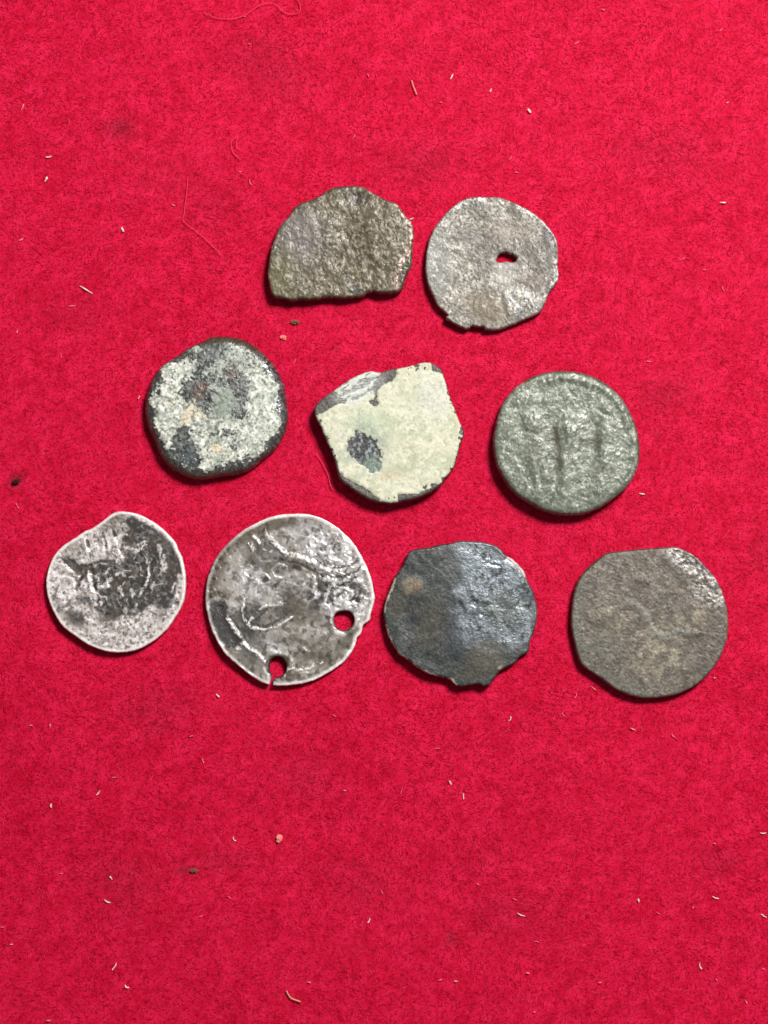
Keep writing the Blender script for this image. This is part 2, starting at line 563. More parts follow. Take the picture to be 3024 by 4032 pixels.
build_coin("broken_coin", "olive brown broken coin fragment with a straight snapped edge and grainy surface", (1000, 680, 2.37),
    [(870,120),(960,120),(1040,140),(1100,180),(1160,215),(1230,255),(1300,275),(1350,310),(1385,360),(1420,410),(1460,450),(1485,510),
     (1490,580),(1482,650),(1475,710),(1472,780),(1470,860),(1440,920),(1415,980),(1395,1040),(1385,1080),(1340,1108),(1270,1118),
     (1180,1118),(1100,1105),(1050,1115),(1020,1140),(940,1155),(830,1165),(740,1160),(640,1165),(560,1180),(490,1185),(420,1178),
     (360,1190),(280,1175),(200,1160),(165,1120),(150,1060),(135,1000),(130,930),(140,840),(155,750),(170,680),(200,600),(240,510),
     (290,440),(340,385),(370,330),(430,285),(500,260),(570,230),(630,200),(690,160),(760,130)],
    coin_material("olive_patina", .35, .5), 1.7 * MM, .35, relief1, paint1, jag=5, seed=11,
    warp=lambda c: 0.25 * ((c.x0 - 800) / 650) ** 2 + .1 * (c.y0 - 650) / 500)

# ---- 2: thin grey coin with an oval hole
def relief2(c, d):
    z = 0.06 * c.n(150, 2, 1) + 0.020 * c.n(30, 3, 2) + 0.014 * c.n(13, 2, 3)
    z += 0.16 * c.blob(1180, 1120, 230, 130, -25, .8) + .1 * c.blob(1220, 330, 160, 120, 40, .9) - .08 * c.blob(600, 540, 130, 90, 0, .7)
    z += .06 * c.ridge([(910, 1060), (930, 1150), (960, 1240)], 26) - .07 * c.ridge([(880, 1080), (900, 1170), (930, 1260)], 30)
    z -= .05 * c.ridge([(1000, 1020), (1060, 980), (1130, 985)], 22)
    return z
def paint2(c, d):
    C = full(c, (134, 129, 120))
    C = mix(C, (104, 99, 91), sstep(-.2, .5, c.n(60, 3, 4)))
    C = mix(C, (166, 161, 152), sstep(.05, .6, c.n(30, 3, 5)))
    C = mix(C, (82, 79, 75), .8 * sstep(.25, .6, c.n(28, 3, 6)))
    C = mix(C, (92, 88, 82), .75 * sstep(-.1, .5, c.n(150, 2, 12)))
    C = mix(C, (170, 166, 158), .5 * sstep(.1, .6, fbm((c.x0 + c.y0) * .16, c.y0 - c.x0, 20, 3, 555)))
    C = mix(C, (66, 64, 62), .8 * sstep(.42, .6, c.n(18, 2, 13)))
    C = mix(C, (112, 102, 84), .75 * c.blob(760, 1230, 230, 150, 20, .6))
    C = mix(C, (134, 138, 134), .6 * c.blob(240, 760, 130, 330, 0, .6))
    C = mix(C, (94, 92, 90), .7 * c.blob(620, 530, 130, 80, 10, .7))
    C = mix(C, (104, 92, 84), .6 * c.blob(1180, 960, 150, 80, 0, .6))
    C = mix(C, (176, 172, 166), .6 * c.blob(930, 880, 110, 130, 0, .7))
    C = mix(C, (136, 124, 114), .4 * c.blob(960, 440, 200, 120, 0, .8))
    C = mix(C, (74, 70, 78), .7 * c.blob(1330, 470, 40, 60, -20, .6) + .7 * c.blob(1385, 530, 40, 40, -20, .6))
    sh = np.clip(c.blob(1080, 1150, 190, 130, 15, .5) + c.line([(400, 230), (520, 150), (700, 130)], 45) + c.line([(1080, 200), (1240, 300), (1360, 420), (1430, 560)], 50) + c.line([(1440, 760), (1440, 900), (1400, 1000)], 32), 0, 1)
    C = mix(C, (178, 178, 178), .6 * sh * sstep(-.3, .3, c.n(22, 2, 8)))  # specular gleam of rim stretches and tilted facet, painted as paler grey
    return C, np.clip(.5 - .08 * sh + .1 * c.n(40, 2, 7), .3, .8), .15 + .2 * sh
build_coin("pierced_grey_coin", "thin mottled grey coin with one small oval hole through it and a chipped lower edge", (1620, 730, 2.5136),
    [(480,160),(560,125),(660,112),(780,115),(880,120),(960,150),(1060,190),(1150,240),(1230,290),(1310,360),(1370,430),(1420,510),
     (1445,590),(1450,690),(1445,790),(1455,880),(1445,950),(1410,1000),(1380,1040),(1345,1100),(1320,1170),(1300,1210),(1270,1255),
     (1200,1290),(1120,1325),(1030,1365),(940,1400),(860,1425),(780,1430),(730,1422),(718,1398),(650,1395),(590,1388),(570,1410),
     (540,1415),(470,1390),(400,1350),(350,1325),(345,1300),(368,1285),(330,1250),(270,1200),(235,1140),(200,1060),(165,980),(145,880),
     (140,790),(150,680),(165,590),(190,500),(230,420),(280,350),(340,280),(400,220)],
    coin_material("grey_patina", .38, .45), 1.25 * MM, .2, relief2, paint2,
    holes=[[(840,735),(855,700),(880,672),(930,658),(975,668),(1020,690),(1048,715),(1035,745),(1010,762),(975,760),(935,750),(900,762),(860,760)]],
    jag=3, seed=23, warp=lambda c: .25 * ((c.x0 - 800) / 650) ** 2 + .1 * ((c.y0 - 700) / 650) ** 2)

# ---- 3: thick dark coin under a cream crust
def relief3(c, d):
    z = .05 * c.n(90, 3, 1) + .03 * c.n(24, 3, 2) + .012 * c.n(12, 2, 3)
    z += .10 * c.ridge([(430, 300), (300, 450), (235, 600), (235, 820), (240, 1040), (330, 1200)], 30) - .08 * c.ridge([(400, 340), (260, 500), (250, 720), (230, 880)], 22)
    return z
def paint3(c, d):
    C = full(c, (62, 62, 62))
    C = mix(C, (104, 108, 106), sstep(-.1, .4, c.n(36, 3, 4)) * c.blob(825, 800, 600, 600, 0, .15))
    C = mix(C, (110, 116, 112), .7 * sstep(.2, .6, c.n(22, 3, 5)))
    C = mix(C, (70, 58, 42), .8 * c.line([(700, 150), (880, 118), (1060, 140), (1180, 200), (1290, 290), (1370, 380)], 45))
    C = mix(C, (96, 92, 76), .6 * c.line([(130, 800), (150, 980), (210, 1130), (290, 1300), (420, 1420), (600, 1495), (780, 1490), (980, 1460)], 34))
    C = mix(C, (84, 96, 98), .7 * c.blob(560, 1260, 110, 120, 30, .5) * sstep(-.4, .3, c.n(26, 2, 9)))
    C = mix(C, (96, 74, 62), .7 * c.blob(1000, 430, 75, 70, 0, .5) + .7 * c.blob(700, 600, 70, 40, 0, .6) + .5 * c.blob(640, 700, 70, 80))
    sh = c.blob(1350, 400, 110, 170, -35, .5) + c.blob(1460, 720, 60, 160, -5, .5)
    C = mix(C, (130, 134, 140), .6 * np.clip(sh, 0, 1) * sstep(-.2, .3, c.n(24, 2, 8)))
    return C, np.clip(.38 - .12 * sh + .1 * c.n(40, 2, 7), .2, .8), .12 + .3 * np.clip(sh, 0, 1)
def crust3(c):
    m = -0.10 + 0.55 * c.n(60, 4, 31, .65) + 0.48 * c.n(22, 3, 32, .6)
    for a in [(440, 480, 180, 130, -30, 1.1), (360, 850, 150, 230, 0, 1.25), (320, 1020, 100, 90, 0, 1.0), (590, 900, 140, 110, 10, .95), (880, 420, 150, 110, 0, .65),
              (1000, 260, 110, 80, 20, .8), (640, 220, 60, 45, -20, .9), (1290, 640, 150, 220, 0, 1.1), (1290, 930, 180, 200, 10, 1.2), (1130, 1050, 160, 150, 0, .9),
              (820, 1260, 200, 130, 20, 1.1), (740, 1400, 80, 60, 0, .85), (880, 750, 170, 170, 0, .75), (1180, 1230, 160, 80, -25, .8), (880, 960, 180, 80, 0, .9),
              (200, 740, 50, 70, 0, .7), (640, 1090, 110, 90, 0, .7), (1150, 400, 160, 120, 0, .45), (1430, 950, 60, 90, 0, .45), (400, 1200, 60, 50, 0, .55)]:
        m = m + a[5] * c.blob(a[0], a[1], a[2], a[3], a[4], .5) * 0.72
    for a in [(600, 620, 110, 110, 0, .8), (1070, 600, 110, 90, 20, .9), (480, 1120, 70, 130, -20, .8), (740, 800, 60, 130, 0, .6), (1000, 430, 60, 60, 0, .6),
              (560, 1270, 110, 110, 30, .9), (830, 230, 90, 90, 0, .8), (720, 350, 60, 100, 0, .5), (1080, 900, 110, 45, -5, .7), (960, 1400, 230, 60, -8, .7), (250, 760, 22, 230, 8, .7), (1000, 1060, 60, 40, 0, .4)]:
        m = m - .72 * a[5] * c.blob(a[0], a[1], a[2], a[3], a[4], .7)
    rr = np.hypot(c.X - 825, c.Y - 800)
    m = m - 1.3 * sstep(600, 715, rr + 60 * c.n(150, 2, 35))
    return m * 45
def paint3c(c, e):
    C = full(c, (184, 188, 178))
    C = mix(C, (158, 166, 154), sstep(0, .5, c.n(60, 3, 41)))
    C = mix(C, (216, 218, 210), sstep(-.1, .5, c.n(44, 3, 42)))
    C = mix(C, (210, 198, 174), .8 * sstep(.05, .5, c.n(120, 2, 43)) * (c.blob(560, 900, 160, 110, 0, .5) + c.blob(800, 1240, 190, 90, 20, .5) + c.blob(420, 790, 120, 110, 0, .5)))
    C = mix(C, (132, 143, 134), .85 * c.blob(900, 760, 180, 180, 0, .5))
    C = mix(C, (150, 158, 150), .7 * c.blob(950, 380, 260, 150, 0, .6))
    C = mix(C, (112, 116, 108), .8 * sstep(.25, .6, c.n(20, 2, 44)))
    C = mix(C, (120, 126, 120), .8 * (1 - sstep(0, .22, e)))
    return C, np.full(len(C), .75), np.zeros(len(C))
build_coin("thick_crusted_coin", "thick dark rounded coin with a patchy cream and grey green crust", (520, 1280, 2.5136),
    [(870,98),(960,103),(1050,120),(1130,150),(1200,195),(1270,250),(1330,310),(1390,380),(1440,460),(1480,560),(1505,660),(1518,760),
     (1528,850),(1525,940),(1505,1030),(1470,1110),(1420,1190),(1350,1265),(1280,1320),(1200,1385),(1120,1430),(1030,1460),(930,1470),
     (840,1485),(740,1505),(640,1508),(550,1490),(470,1455),(390,1410),(320,1345),(275,1280),(240,1200),(205,1110),(165,1030),(140,950),
     (122,850),(122,760),(135,670),(165,580),(200,500),(240,440),(300,380),(360,335),(430,300),(480,265),(530,220),(600,185),(680,150),
     (740,120),(800,102)],
    coin_material("black_patina", .55, .7), 2.9 * MM, 1.3, relief3, paint3, jag=2, seed=31, bulge=.12, slope=lambda c: -.5 * (np.hypot(c.x0 - 825, c.y0 - 800) / 700) ** 2,
    crusts=[("crust", crust3, .09, paint3c, lambda c, e: .035 * c.n(20, 3, 45) + .03 * c.n(55, 2, 46), coin_material("cream_crust", .4, .8, spec=.2), "patchy cream and grey crust")])

# ---- 4: angular coin under a pale chalky crust
def relief4(c, d):
    return .04 * c.n(140, 2, 1) + .02 * c.n(24, 3, 2) + .012 * c.n(11, 2, 3) - .08 * c.blob(610, 900, 150, 190, -20, .5)
def paint4(c, d):
    C = full(c, (84, 80, 74))
    C = mix(C, (66, 62, 60), sstep(-.1, .4, c.n(34, 3, 4)))
    C = mix(C, (150, 152, 150), .85 * c.blob(540, 340, 240, 120, -25, .4))
    C = mix(C, (40, 43, 46), .9 * c.blob(610, 890, 170, 150, 0, .4))
    C = mix(C, (130, 136, 140), .8 * c.blob(610, 890, 170, 150, 0, .4) * sstep(.12, .4, c.n(26, 2, 5)))
    C = mix(C, (108, 124, 114), .9 * c.blob(680, 1070, 90, 80, 30, .4))
    C = mix(C, (100, 98, 92), .6 * c.line([(330, 1040), (400, 1210), (540, 1310), (700, 1390)], 60))
    return C, np.clip(.5 + .1 * c.n(40, 2, 7), .2, .8), np.full(len(C), .08)
def crust4(c):
    f = np.full(c.X.shape, 60.0)
    for pts in [[(80, 640), (145, 590), (212, 588), (280, 545), (350, 500), (400, 492), (350, 440), (340, 400), (250, 340), (60, 480)],
                [(735, 260), (770, 170), (900, 130), (905, 215), (870, 285), (770, 325), (715, 380), (715, 430), (735, 500), (715, 525), (685, 520), (645, 470), (700, 455), (690, 360), (690, 300)],
                
                [(300, 960), (345, 1040), (370, 1140), (420, 1190), (550, 1250), (650, 1310), (740, 1390), (700, 1480), (300, 1300)],
                [(1230, 110), (1240, 190), (1320, 212), (1360, 215), (1340, 100)], [(1500, 740), (1502, 785), (1560, 800), (1560, 730)],
                [(1310, 1185), (1330, 1215), (1370, 1240), (1390, 1170), (1340, 1195)], [(920, 1350), (1040, 1345), (1120, 1330), (1200, 1300), (1250, 1260), (1310, 1240), (1300, 1400), (920, 1480)]]:
        f = np.minimum(f, -sd_poly(c.X, c.Y, pts))
    sp = sd_poly(c.X, c.Y, [(515, 755), (600, 775), (660, 790), (705, 830), (730, 900), (765, 965), (745, 1010), (755, 1060), (745, 1140), (690, 1135), (600, 1070), (500, 1000), (450, 930), (460, 840)])
    f = np.minimum(f, -sp + 26 * c.n(44, 3, 51) + 12 * c.n(16, 2, 52))
    # flaking line work in the thin white area, specks along the edge
    thin = c.blob(540, 340, 230, 110, -28, .4)
    f = np.minimum(f, 60 - 90 * thin * sstep(.3, .6, fbm(c.x0 * .42 + c.y0 * .25, c.y0 - c.x0 * -.45, 24, 3, 433)))
    for pts, w in [([(370, 430), (470, 370), (560, 330), (640, 310)], 7), ([(430, 400), (520, 350)], 9), ([(480, 450), (600, 410), (700, 350)], 6), ([(350, 470), (400, 480)], 14), ([(600, 290), (700, 255), (750, 250)], 7)]:
        f = np.minimum(f, d_line(c.X, c.Y, smooth_path(pts) if len(pts) > 2 else pts) - w + 9 * np.minimum(c.n(26, 2, 39), .3))
    f = np.minimum(f, 9 + 3 * c.n(60, 2, 36) - 40 * sstep(.45, .62, c.n(34, 3, 34)) * c.blob(1120, 170, 260, 70, -10, .6) + 51 * (1 - c.blob(1120, 170, 260, 70, -10, .6)))
    edge = c.line([(1340, 210), (1440, 500), (1525, 770), (1450, 1060), (1330, 1220), (1000, 1390), (850, 1420)], 45)
    f = np.minimum(f, 60 - 95 * edge * sstep(.28, .55, c.n(26, 3, 37)))
    e2 = c.line([(150, 600), (230, 800), (330, 1020)], 30)
    f = np.minimum(f, 60 - 95 * e2 * sstep(.2, .5, c.n(24, 3, 38)))
    return f
def paint4c(c, e):
    C = full(c, (199, 199, 178))
    C = mix(C, (184, 188, 164), sstep(-.2, .5, c.n(170, 3, 41)))
    C = mix(C, (208, 207, 188), sstep(0, .6, c.n(46, 3, 42)))
    C = mix(C, (178, 190, 166), .7 * c.blob(640, 680, 180, 130, 0, .6))
    C = mix(C, (202, 206, 204), .85 * c.blob(560, 330, 280, 130, -28, .4))
    C = mix(C, (204, 204, 196), .6 * c.blob(1260, 420, 160, 200, 0, .6))
    C = mix(C, (160, 164, 134), .6 * c.blob(1040, 980, 150, 110, 30, .7) * sstep(-.1, .4, c.n(40, 3, 47)) + .5 * c.blob(950, 1110, 120, 50, 0, .6))
    C = mix(C, (194, 164, 134), .45 * c.blob(840, 1180, 100, 30, 0, .8))
    C = mix(C, (214, 190, 170), .4 * c.line([(1390, 330), (1460, 560), (1510, 820)], 24))
    C = mix(C, (160, 167, 146), .6 * sstep(.35, .65, c.n(24, 3, 44)))
    C = mix(C, (150, 160, 150), .7 * c.blob(600, 900, 230, 250, -15, .4) * sstep(-.2, .5, c.n(60, 3, 48)))
    C = mix(C, (140, 146, 132), .6 * (1 - sstep(0, .2, e)))
    return C, np.full(len(C), .8), np.zeros(len(C))
build_coin("angular_crusted_coin", "angular coin covered in a smooth pale yellow green crust with one dark bare spot", (1180, 1380, 2.37),
    [(1170,108),(1230,118),(1290,150),(1330,195),(1350,260),(1375,340),(1400,420),(1430,500),(1465,590),(1495,670),(1530,750),(1525,800),
     (1505,850),(1485,920),(1465,1000),(1440,1080),(1400,1140),(1350,1200),(1310,1260),(1250,1300),(1180,1340),(1090,1375),(1000,1395),
     (920,1415),(850,1425),(760,1415),(690,1400),(620,1370),(540,1320),(470,1270),(410,1225),(365,1170),(345,1090),(325,1020),(300,950),
     (265,880),(230,800),(200,720),(165,660),(145,600),(135,550),(150,510),(190,465),(260,410),(330,365),(410,305),(500,250),(590,210),
     (670,190),(740,205),(800,190),(870,172),(930,165),(1000,150),(1080,130)],
    coin_material("slate_patina", .55, .7), 2.5 * MM, .3, relief4, paint4, jag=3, seed=43,
    crusts=[("crust", crust4, .15, paint4c, lambda c, e: .03 * c.n(90, 3, 47) + .014 * c.n(30, 3, 45) + .012 * c.n(12, 2, 46), coin_material("chalk_crust", .11, .3, spec=.15), "smooth pale yellow green crust")])

# ---- 5: grey green coin with worn figures and a beaded border
def relief5(c, d):
    z = .05 * c.n(110, 2, 1) + .022 * c.n(28, 3, 2) + .014 * c.n(14, 2, 3)
    r = np.hypot(c.x0 - 835, c.y0 - 810); th = np.degrees(np.arctan2(810 - c.y0, c.x0 - 835))
    arc = np.exp(-((r - 636) / 30) ** 2) * sstep(8, 18, th) * (1 - sstep(108, 122, th))
    z += .16 * arc * (1 + .16 * np.sin(np.radians(th) * 62) + .5 * c.n(60, 2, 17)) - .03 * np.exp(-((r - 575) / 30) ** 2) * sstep(5, 20, th) * (1 - sstep(80, 100, th))
    z += .08 * np.exp(-((r - 660) / 24) ** 2) * (1 - sstep(0, 10, th)) * sstep(-60, -20, th)
    for a in [(500, 620, 95, 85, 0, .30), (900, 610, 110, 90, 10, .2), (1240, 690, 70, 90, 0, .25), (500, 380, 60, 45, 0, .1), (640, 385, 40, 40, 0, .12)]:
        z += .8 * a[5] * c.blob(a[0], a[1], a[2], a[3], a[4], .8)
    for pts, w, k in [([(520, 780), (555, 960), (560, 1150), (545, 1330)], 100, .27), ([(870, 720), (850, 900), (850, 1120), (830, 1320)], 105, .27), ([(1230, 800), (1220, 980), (1200, 1180), (1170, 1290)], 100, .27)]:
        z += k * c.ridge(pts, w)
    for pts, w, k in [([(560, 820), (610, 900), (605, 1000), (625, 1100), (650, 1180)], 34, .26), ([(500, 890), (490, 1000), (510, 1090)], 32, .2),
                      ([(780, 970), (800, 1080), (810, 1180)], 36, .26), ([(520, 1170), (530, 1260), (530, 1350)], 24, .16), ([(420, 1190), (440, 1250), (490, 1290)], 22, .12),
                      ([(830, 660), (880, 770), (930, 850)], 30, .2), ([(900, 700), (980, 780)], 26, .14), ([(1190, 900), (1190, 1020)], 36, .22), ([(1290, 630), (1380, 660), (1460, 640)], 18, .14),
                      ([(1300, 900), (1400, 960), (1460, 940)], 28, .12), ([(1140, 520), (1200, 570)], 18, .12), ([(1180, 430), (1240, 500)], 22, .14), ([(1150, 1150), (1180, 1230)], 24, .12),
                      ([(770, 1290), (830, 1360)], 26, .1), ([(930, 950), (960, 1150)], 40, .12)]:
        z += .5 * k * c.ridge(pts, w * 1.2)
    for pts, w, k in [([(700, 700), (740, 850), (740, 1080), (720, 1220)], 34, .18), ([(400, 690), (520, 720)], 30, .15), ([(1100, 640), (1110, 800), (1090, 960)], 55, .2), ([(560, 1060), (570, 1180)], 18, .16), ([(500, 1190), (490, 1250)], 16, .12)]:
        z -= .7 * k * c.ridge(pts, w * 1.2)
    return z
def paint5(c, d):
    C = full(c, (109, 116, 104))
    C = mix(C, (90, 96, 86), sstep(-.1, .5, c.n(50, 3, 4)))
    C = mix(C, (146, 150, 138), sstep(.1, .6, c.n(26, 3, 5)))
    C = mix(C, (104, 106, 94), .4 * sstep(0, .5, c.n(120, 2, 6)) * c.blob(900, 800, 600, 500, 0, .5))
    C = mix(C, (78, 76, 66), .6 * c.line([(720, 680), (740, 850), (740, 1060)], 40) + .7 * c.blob(1120, 790, 60, 90, 0, .6) + .5 * c.blob(700, 740, 50, 90, 0, .6))
    C = mix(C, (70, 56, 40), .7 * c.line([(420, 205), (620, 118), (850, 100), (1020, 130), (1250, 245), (1400, 390), (1520, 640), (1550, 800), (1548, 980)], 16))
    C = mix(C, (78, 88, 76), .5 * c.line([(190, 1100), (330, 1290), (560, 1440), (860, 1505), (1200, 1410), (1400, 1270)], 50))
    return C, np.clip(.43 + .08 * c.n(40, 2, 7), .2, .8), np.full(len(C), .15)
build_coin("beaded_border_coin", "round grey green coin with worn raised figures and a beaded border arc", (1900, 1420, 2.5136),
    [(800,98),(900,102),(1000,122),(1100,155),(1200,205),(1290,275),(1370,350),(1430,440),(1485,550),(1520,640),(1545,740),(1558,850),
     (1555,960),(1535,1060),(1500,1140),(1450,1220),(1390,1290),(1310,1350),(1230,1410),(1140,1460),(1040,1500),(950,1518),(860,1522),
     (760,1515),(650,1490),(560,1455),(470,1405),(380,1350),(300,1280),(240,1200),(190,1120),(150,1030),(125,920),(115,820),(120,720),
     (138,620),(165,520),(205,420),(260,340),(330,265),(410,205),(500,155),(600,120),(700,102)],
    coin_material("green_patina", .32, .4), 2.6 * MM, .6, relief5, paint5, jag=1.5, seed=53, bulge=.1)

# ---- 6: small silver coin, dark worn lettering
def relief6(c, d):
    z = .07 * sstep(.7, .95, 1 - 1.5 * np.abs(c.n(110, 2, 25))) * c.blob(860, 800, 430, 420, 0, .4) + .05 * c.n(200, 2, 1) + .012 * c.n(24, 3, 2) + .008 * c.n(12, 2, 3) + .05 * c.n(60, 3, 16) * c.blob(880, 800, 420, 420, 0, .3)
    for pts, w in [([(490, 430), (520, 520), (545, 640)], 20), ([(670, 390), (700, 450), (715, 520)], 26), ([(790, 420), (830, 520), (880, 640)], 20),
                   ([(300, 730), (360, 770)], 26), ([(900, 480), (960, 530), (1060, 540), (1110, 470)], 26), ([(830, 780), (880, 750), (900, 790)], 28),
                   ([(730, 860), (770, 820)], 22), ([(860, 940), (880, 1000)], 24), ([(600, 1090), (660, 1080)], 28), ([(1260, 480), (1300, 600), (1310, 720)], 36),
                   ([(1150, 700), (1140, 850), (1090, 990)], 20), ([(530, 780), (560, 960)], 20), ([(640, 800), (660, 900), (740, 900)], 20), ([(500, 1220), (580, 1280)], 24)]:
        z += .07 * c.ridge(pts, w)
    for pts, w in [([(300, 640), (380, 680), (440, 730)], 40), ([(560, 700), (480, 800), (410, 930)], 20), ([(560, 700), (590, 820), (610, 950)], 22),
                   ([(700, 470), (730, 560), (790, 640)], 22), ([(530, 430), (545, 520), (570, 620)], 16), ([(1180, 700), (1170, 850), (1060, 1000)], 20), ([(620, 690), (740, 650)], 24)]:
        z -= .09 * c.ridge(pts, w)
    return z
def tarn6(c):
    m = c.poly([(560, 690), (640, 640), (740, 630), (860, 690), (930, 560), (890, 400), (960, 330), (900, 240), (980, 180), (1100, 240), (1240, 330), (1360, 430), (1440, 560),
                (1500, 680), (1510, 800), (1440, 900), (1420, 1050), (1340, 1150), (1180, 1090), (1100, 1150), (1000, 1210), (880, 1200), (740, 1270), (680, 1190), (560, 1130), (640, 1010), (640, 820)], 20)
    m = np.maximum(m, c.poly([(280, 640), (330, 620), (380, 620), (440, 690), (540, 680), (600, 670), (640, 940), (600, 960), (570, 760), (500, 800), (420, 950), (395, 930), (470, 790), (400, 770), (350, 720)], 8))
    for a in [(420, 1230, 130, 80, 20, .9), (520, 1050, 110, 50, 15, .8), (640, 1120, 60, 70, 0, .8), (700, 1210, 90, 70, 0, .7), (280, 1110, 90, 30, -15, .6)]:
        m = np.maximum(m, a[5] * c.blob(a[0], a[1], a[2], a[3], a[4], .45))
    for pts, w in [([(690, 370), (710, 450), (725, 500)], 18), ([(525, 440), (545, 500)], 15), ([(800, 330), (815, 380)], 18), ([(730, 560), (735, 610)], 17), ([(545, 570), (560, 640)], 17),
                   ([(560, 330), (600, 335)], 10), ([(300, 470), (325, 462)], 12), ([(640, 250), (710, 220)], 14), ([(1430, 1060), (1480, 1080)], 16)]:
        m = np.maximum(m, .95 * c.line(pts, w))
    return np.clip(m, 0, 1)
def paint6(c, d):
    C = full(c, (194, 185, 181))
    C = mix(C, (160, 152, 148), sstep(-.1, .5, c.n(70, 3, 4)))
    C = mix(C, (222, 218, 219), sstep(0, .5, c.n(34, 3, 5)))
    C = mix(C, (122, 114, 104), .7 * c.blob(780, 230, 180, 90, -30, .6) + .4 * c.blob(400, 560, 120, 60, -20, .6))
    C = mix(C, (86, 80, 78), .75 * sstep(.3, .55, c.n(24, 2, 6)))
    t = tarn6(c)
    hi = np.zeros(len(C))
    for pts, w in [([(490, 420), (515, 520), (545, 650)], 13), ([(660, 400), (690, 450), (705, 500)], 16), ([(770, 410), (830, 520), (890, 650)], 12), ([(940, 520), (1010, 545), (1080, 520), (1130, 460)], 24),
                   ([(1060, 490), (1110, 470)], 30), ([(830, 790), (870, 755), (905, 790)], 14), ([(720, 860), (780, 820)], 14), ([(650, 910), (740, 890)], 16), ([(860, 920), (875, 1000)], 20), ([(610, 1085), (670, 1080)], 22),
                   ([(1260, 500), (1295, 600), (1320, 730)], 28), ([(1150, 700), (1150, 830), (1060, 1000)], 12), ([(500, 1210), (590, 1290)], 16), ([(640, 790), (640, 870)], 12), ([(980, 940), (1000, 1020)], 14),
                   ([(1470, 800), (1490, 880), (1450, 1000)], 26), ([(1390, 960), (1430, 870)], 10), ([(560, 1000), (590, 1120), (620, 1170)], 10), ([(1000, 1150), (1030, 1090)], 14), ([(300, 700), (400, 770)], 10), ([(540, 760), (560, 900), (560, 1000)], 14), ([(760, 700), (730, 770)], 14), ([(890, 380), (960, 370)], 8)]:
        hi = np.maximum(hi, c.line(pts, w))
    t = np.clip(t - .8 * hi * sstep(-.25, .3, c.n(30, 2, 9)), 0, 1)
    t = t * (0.80 + .22 * sstep(-.5, .2, c.n(36, 3, 8)))
    cr = sstep(.8, .97, 1 - 1.5 * np.abs(c.n(110, 2, 25))) * c.blob(840, 760, 430, 400, 0, .5) * sstep(-.1, .35, c.n(70, 2, 26))
    t = t * (1 - .8 * cr)
    bl = np.zeros(len(C))
    for pts, w in [([(300, 640), (370, 660), (440, 720)], 26), ([(360, 640), (410, 750)], 22), ([(560, 690), (490, 790), (410, 930)], 17), ([(560, 690), (590, 820), (612, 945)], 18), ([(440, 700), (540, 690), (640, 660), (760, 645), (880, 680)], 17),
                   ([(1185, 690), (1180, 850), (1120, 950), (1050, 1010)], 15), ([(890, 430), (890, 520), (920, 600), (1000, 590)], 20), ([(1150, 420), (1160, 560), (1190, 640)], 24), ([(900, 320), (1000, 350), (1080, 330)], 24),
                   ([(640, 860), (690, 870)], 16), ([(800, 1010), (850, 1130), (800, 1180)], 18), ([(960, 1080), (990, 1170)], 20), ([(430, 1250), (360, 1210)], 22), ([(700, 1130), (760, 1170)], 26), ([(545, 600), (560, 640)], 13), ([(690, 375), (712, 470)], 12), ([(522, 440), (545, 500)], 11)]:
        bl = np.maximum(bl, c.line(pts, w))
    t = np.maximum(t, .85 * bl * sstep(-.7, -.1, c.n(30, 2, 19)))
    rim = 1 - sstep(.25, .55, d)
    t = t * (1 - .9 * rim)
    C = mix(C, (46, 44, 42), t)
    C = mix(C, (214, 208, 206), .45 * cr)
    C = mix(C, (32, 30, 30), .6 * bl * (1 - rim) * sstep(-.5, .2, c.n(30, 2, 18)))
    C = mix(C, (80, 66, 56), .5 * t * sstep(.1, .5, c.n(90, 2, 10)))
    C = mix(C, (234, 226, 224), .85 * rim + .6 * hi * sstep(-.15, .35, c.n(24, 2, 11)))
    return C, np.clip(.42 + .12 * t + .06 * c.n(30, 2, 7), .25, .8), .28 * (1 - t)
build_coin("silver_notched_coin", "small pale silver coin with dark tarnished lettering and a flattened notch in its rim", (140, 1960, 2.592),
    [(860,140),(950,145),(1040,165),(1130,205),(1220,260),(1300,320),(1370,390),(1430,460),(1455,530),(1490,600),(1515,690),(1530,780),
     (1532,870),(1528,960),(1515,1040),(1480,1130),(1430,1210),(1380,1290),(1310,1370),(1230,1440),(1140,1500),(1050,1545),(950,1570),
     (850,1578),(740,1570),(640,1540),(540,1500),(440,1435),(350,1370),(270,1300),(210,1210),(165,1120),(130,1020),(112,920),(112,830),
     (130,740),(160,650),(205,570),(270,500),(340,450),(420,400),(490,350),(560,320),(620,285),(690,235),(750,185),(800,155)],
    coin_material("worn_silver", .22, .3), .95 * MM, .15, relief6, paint6, jag=1.5, seed=61, bulge=.03,
    warp=lambda c: .2 * ((c.x0 - 820) / 700) ** 2 + .12 * ((c.y0 - 860) / 700) ** 2)

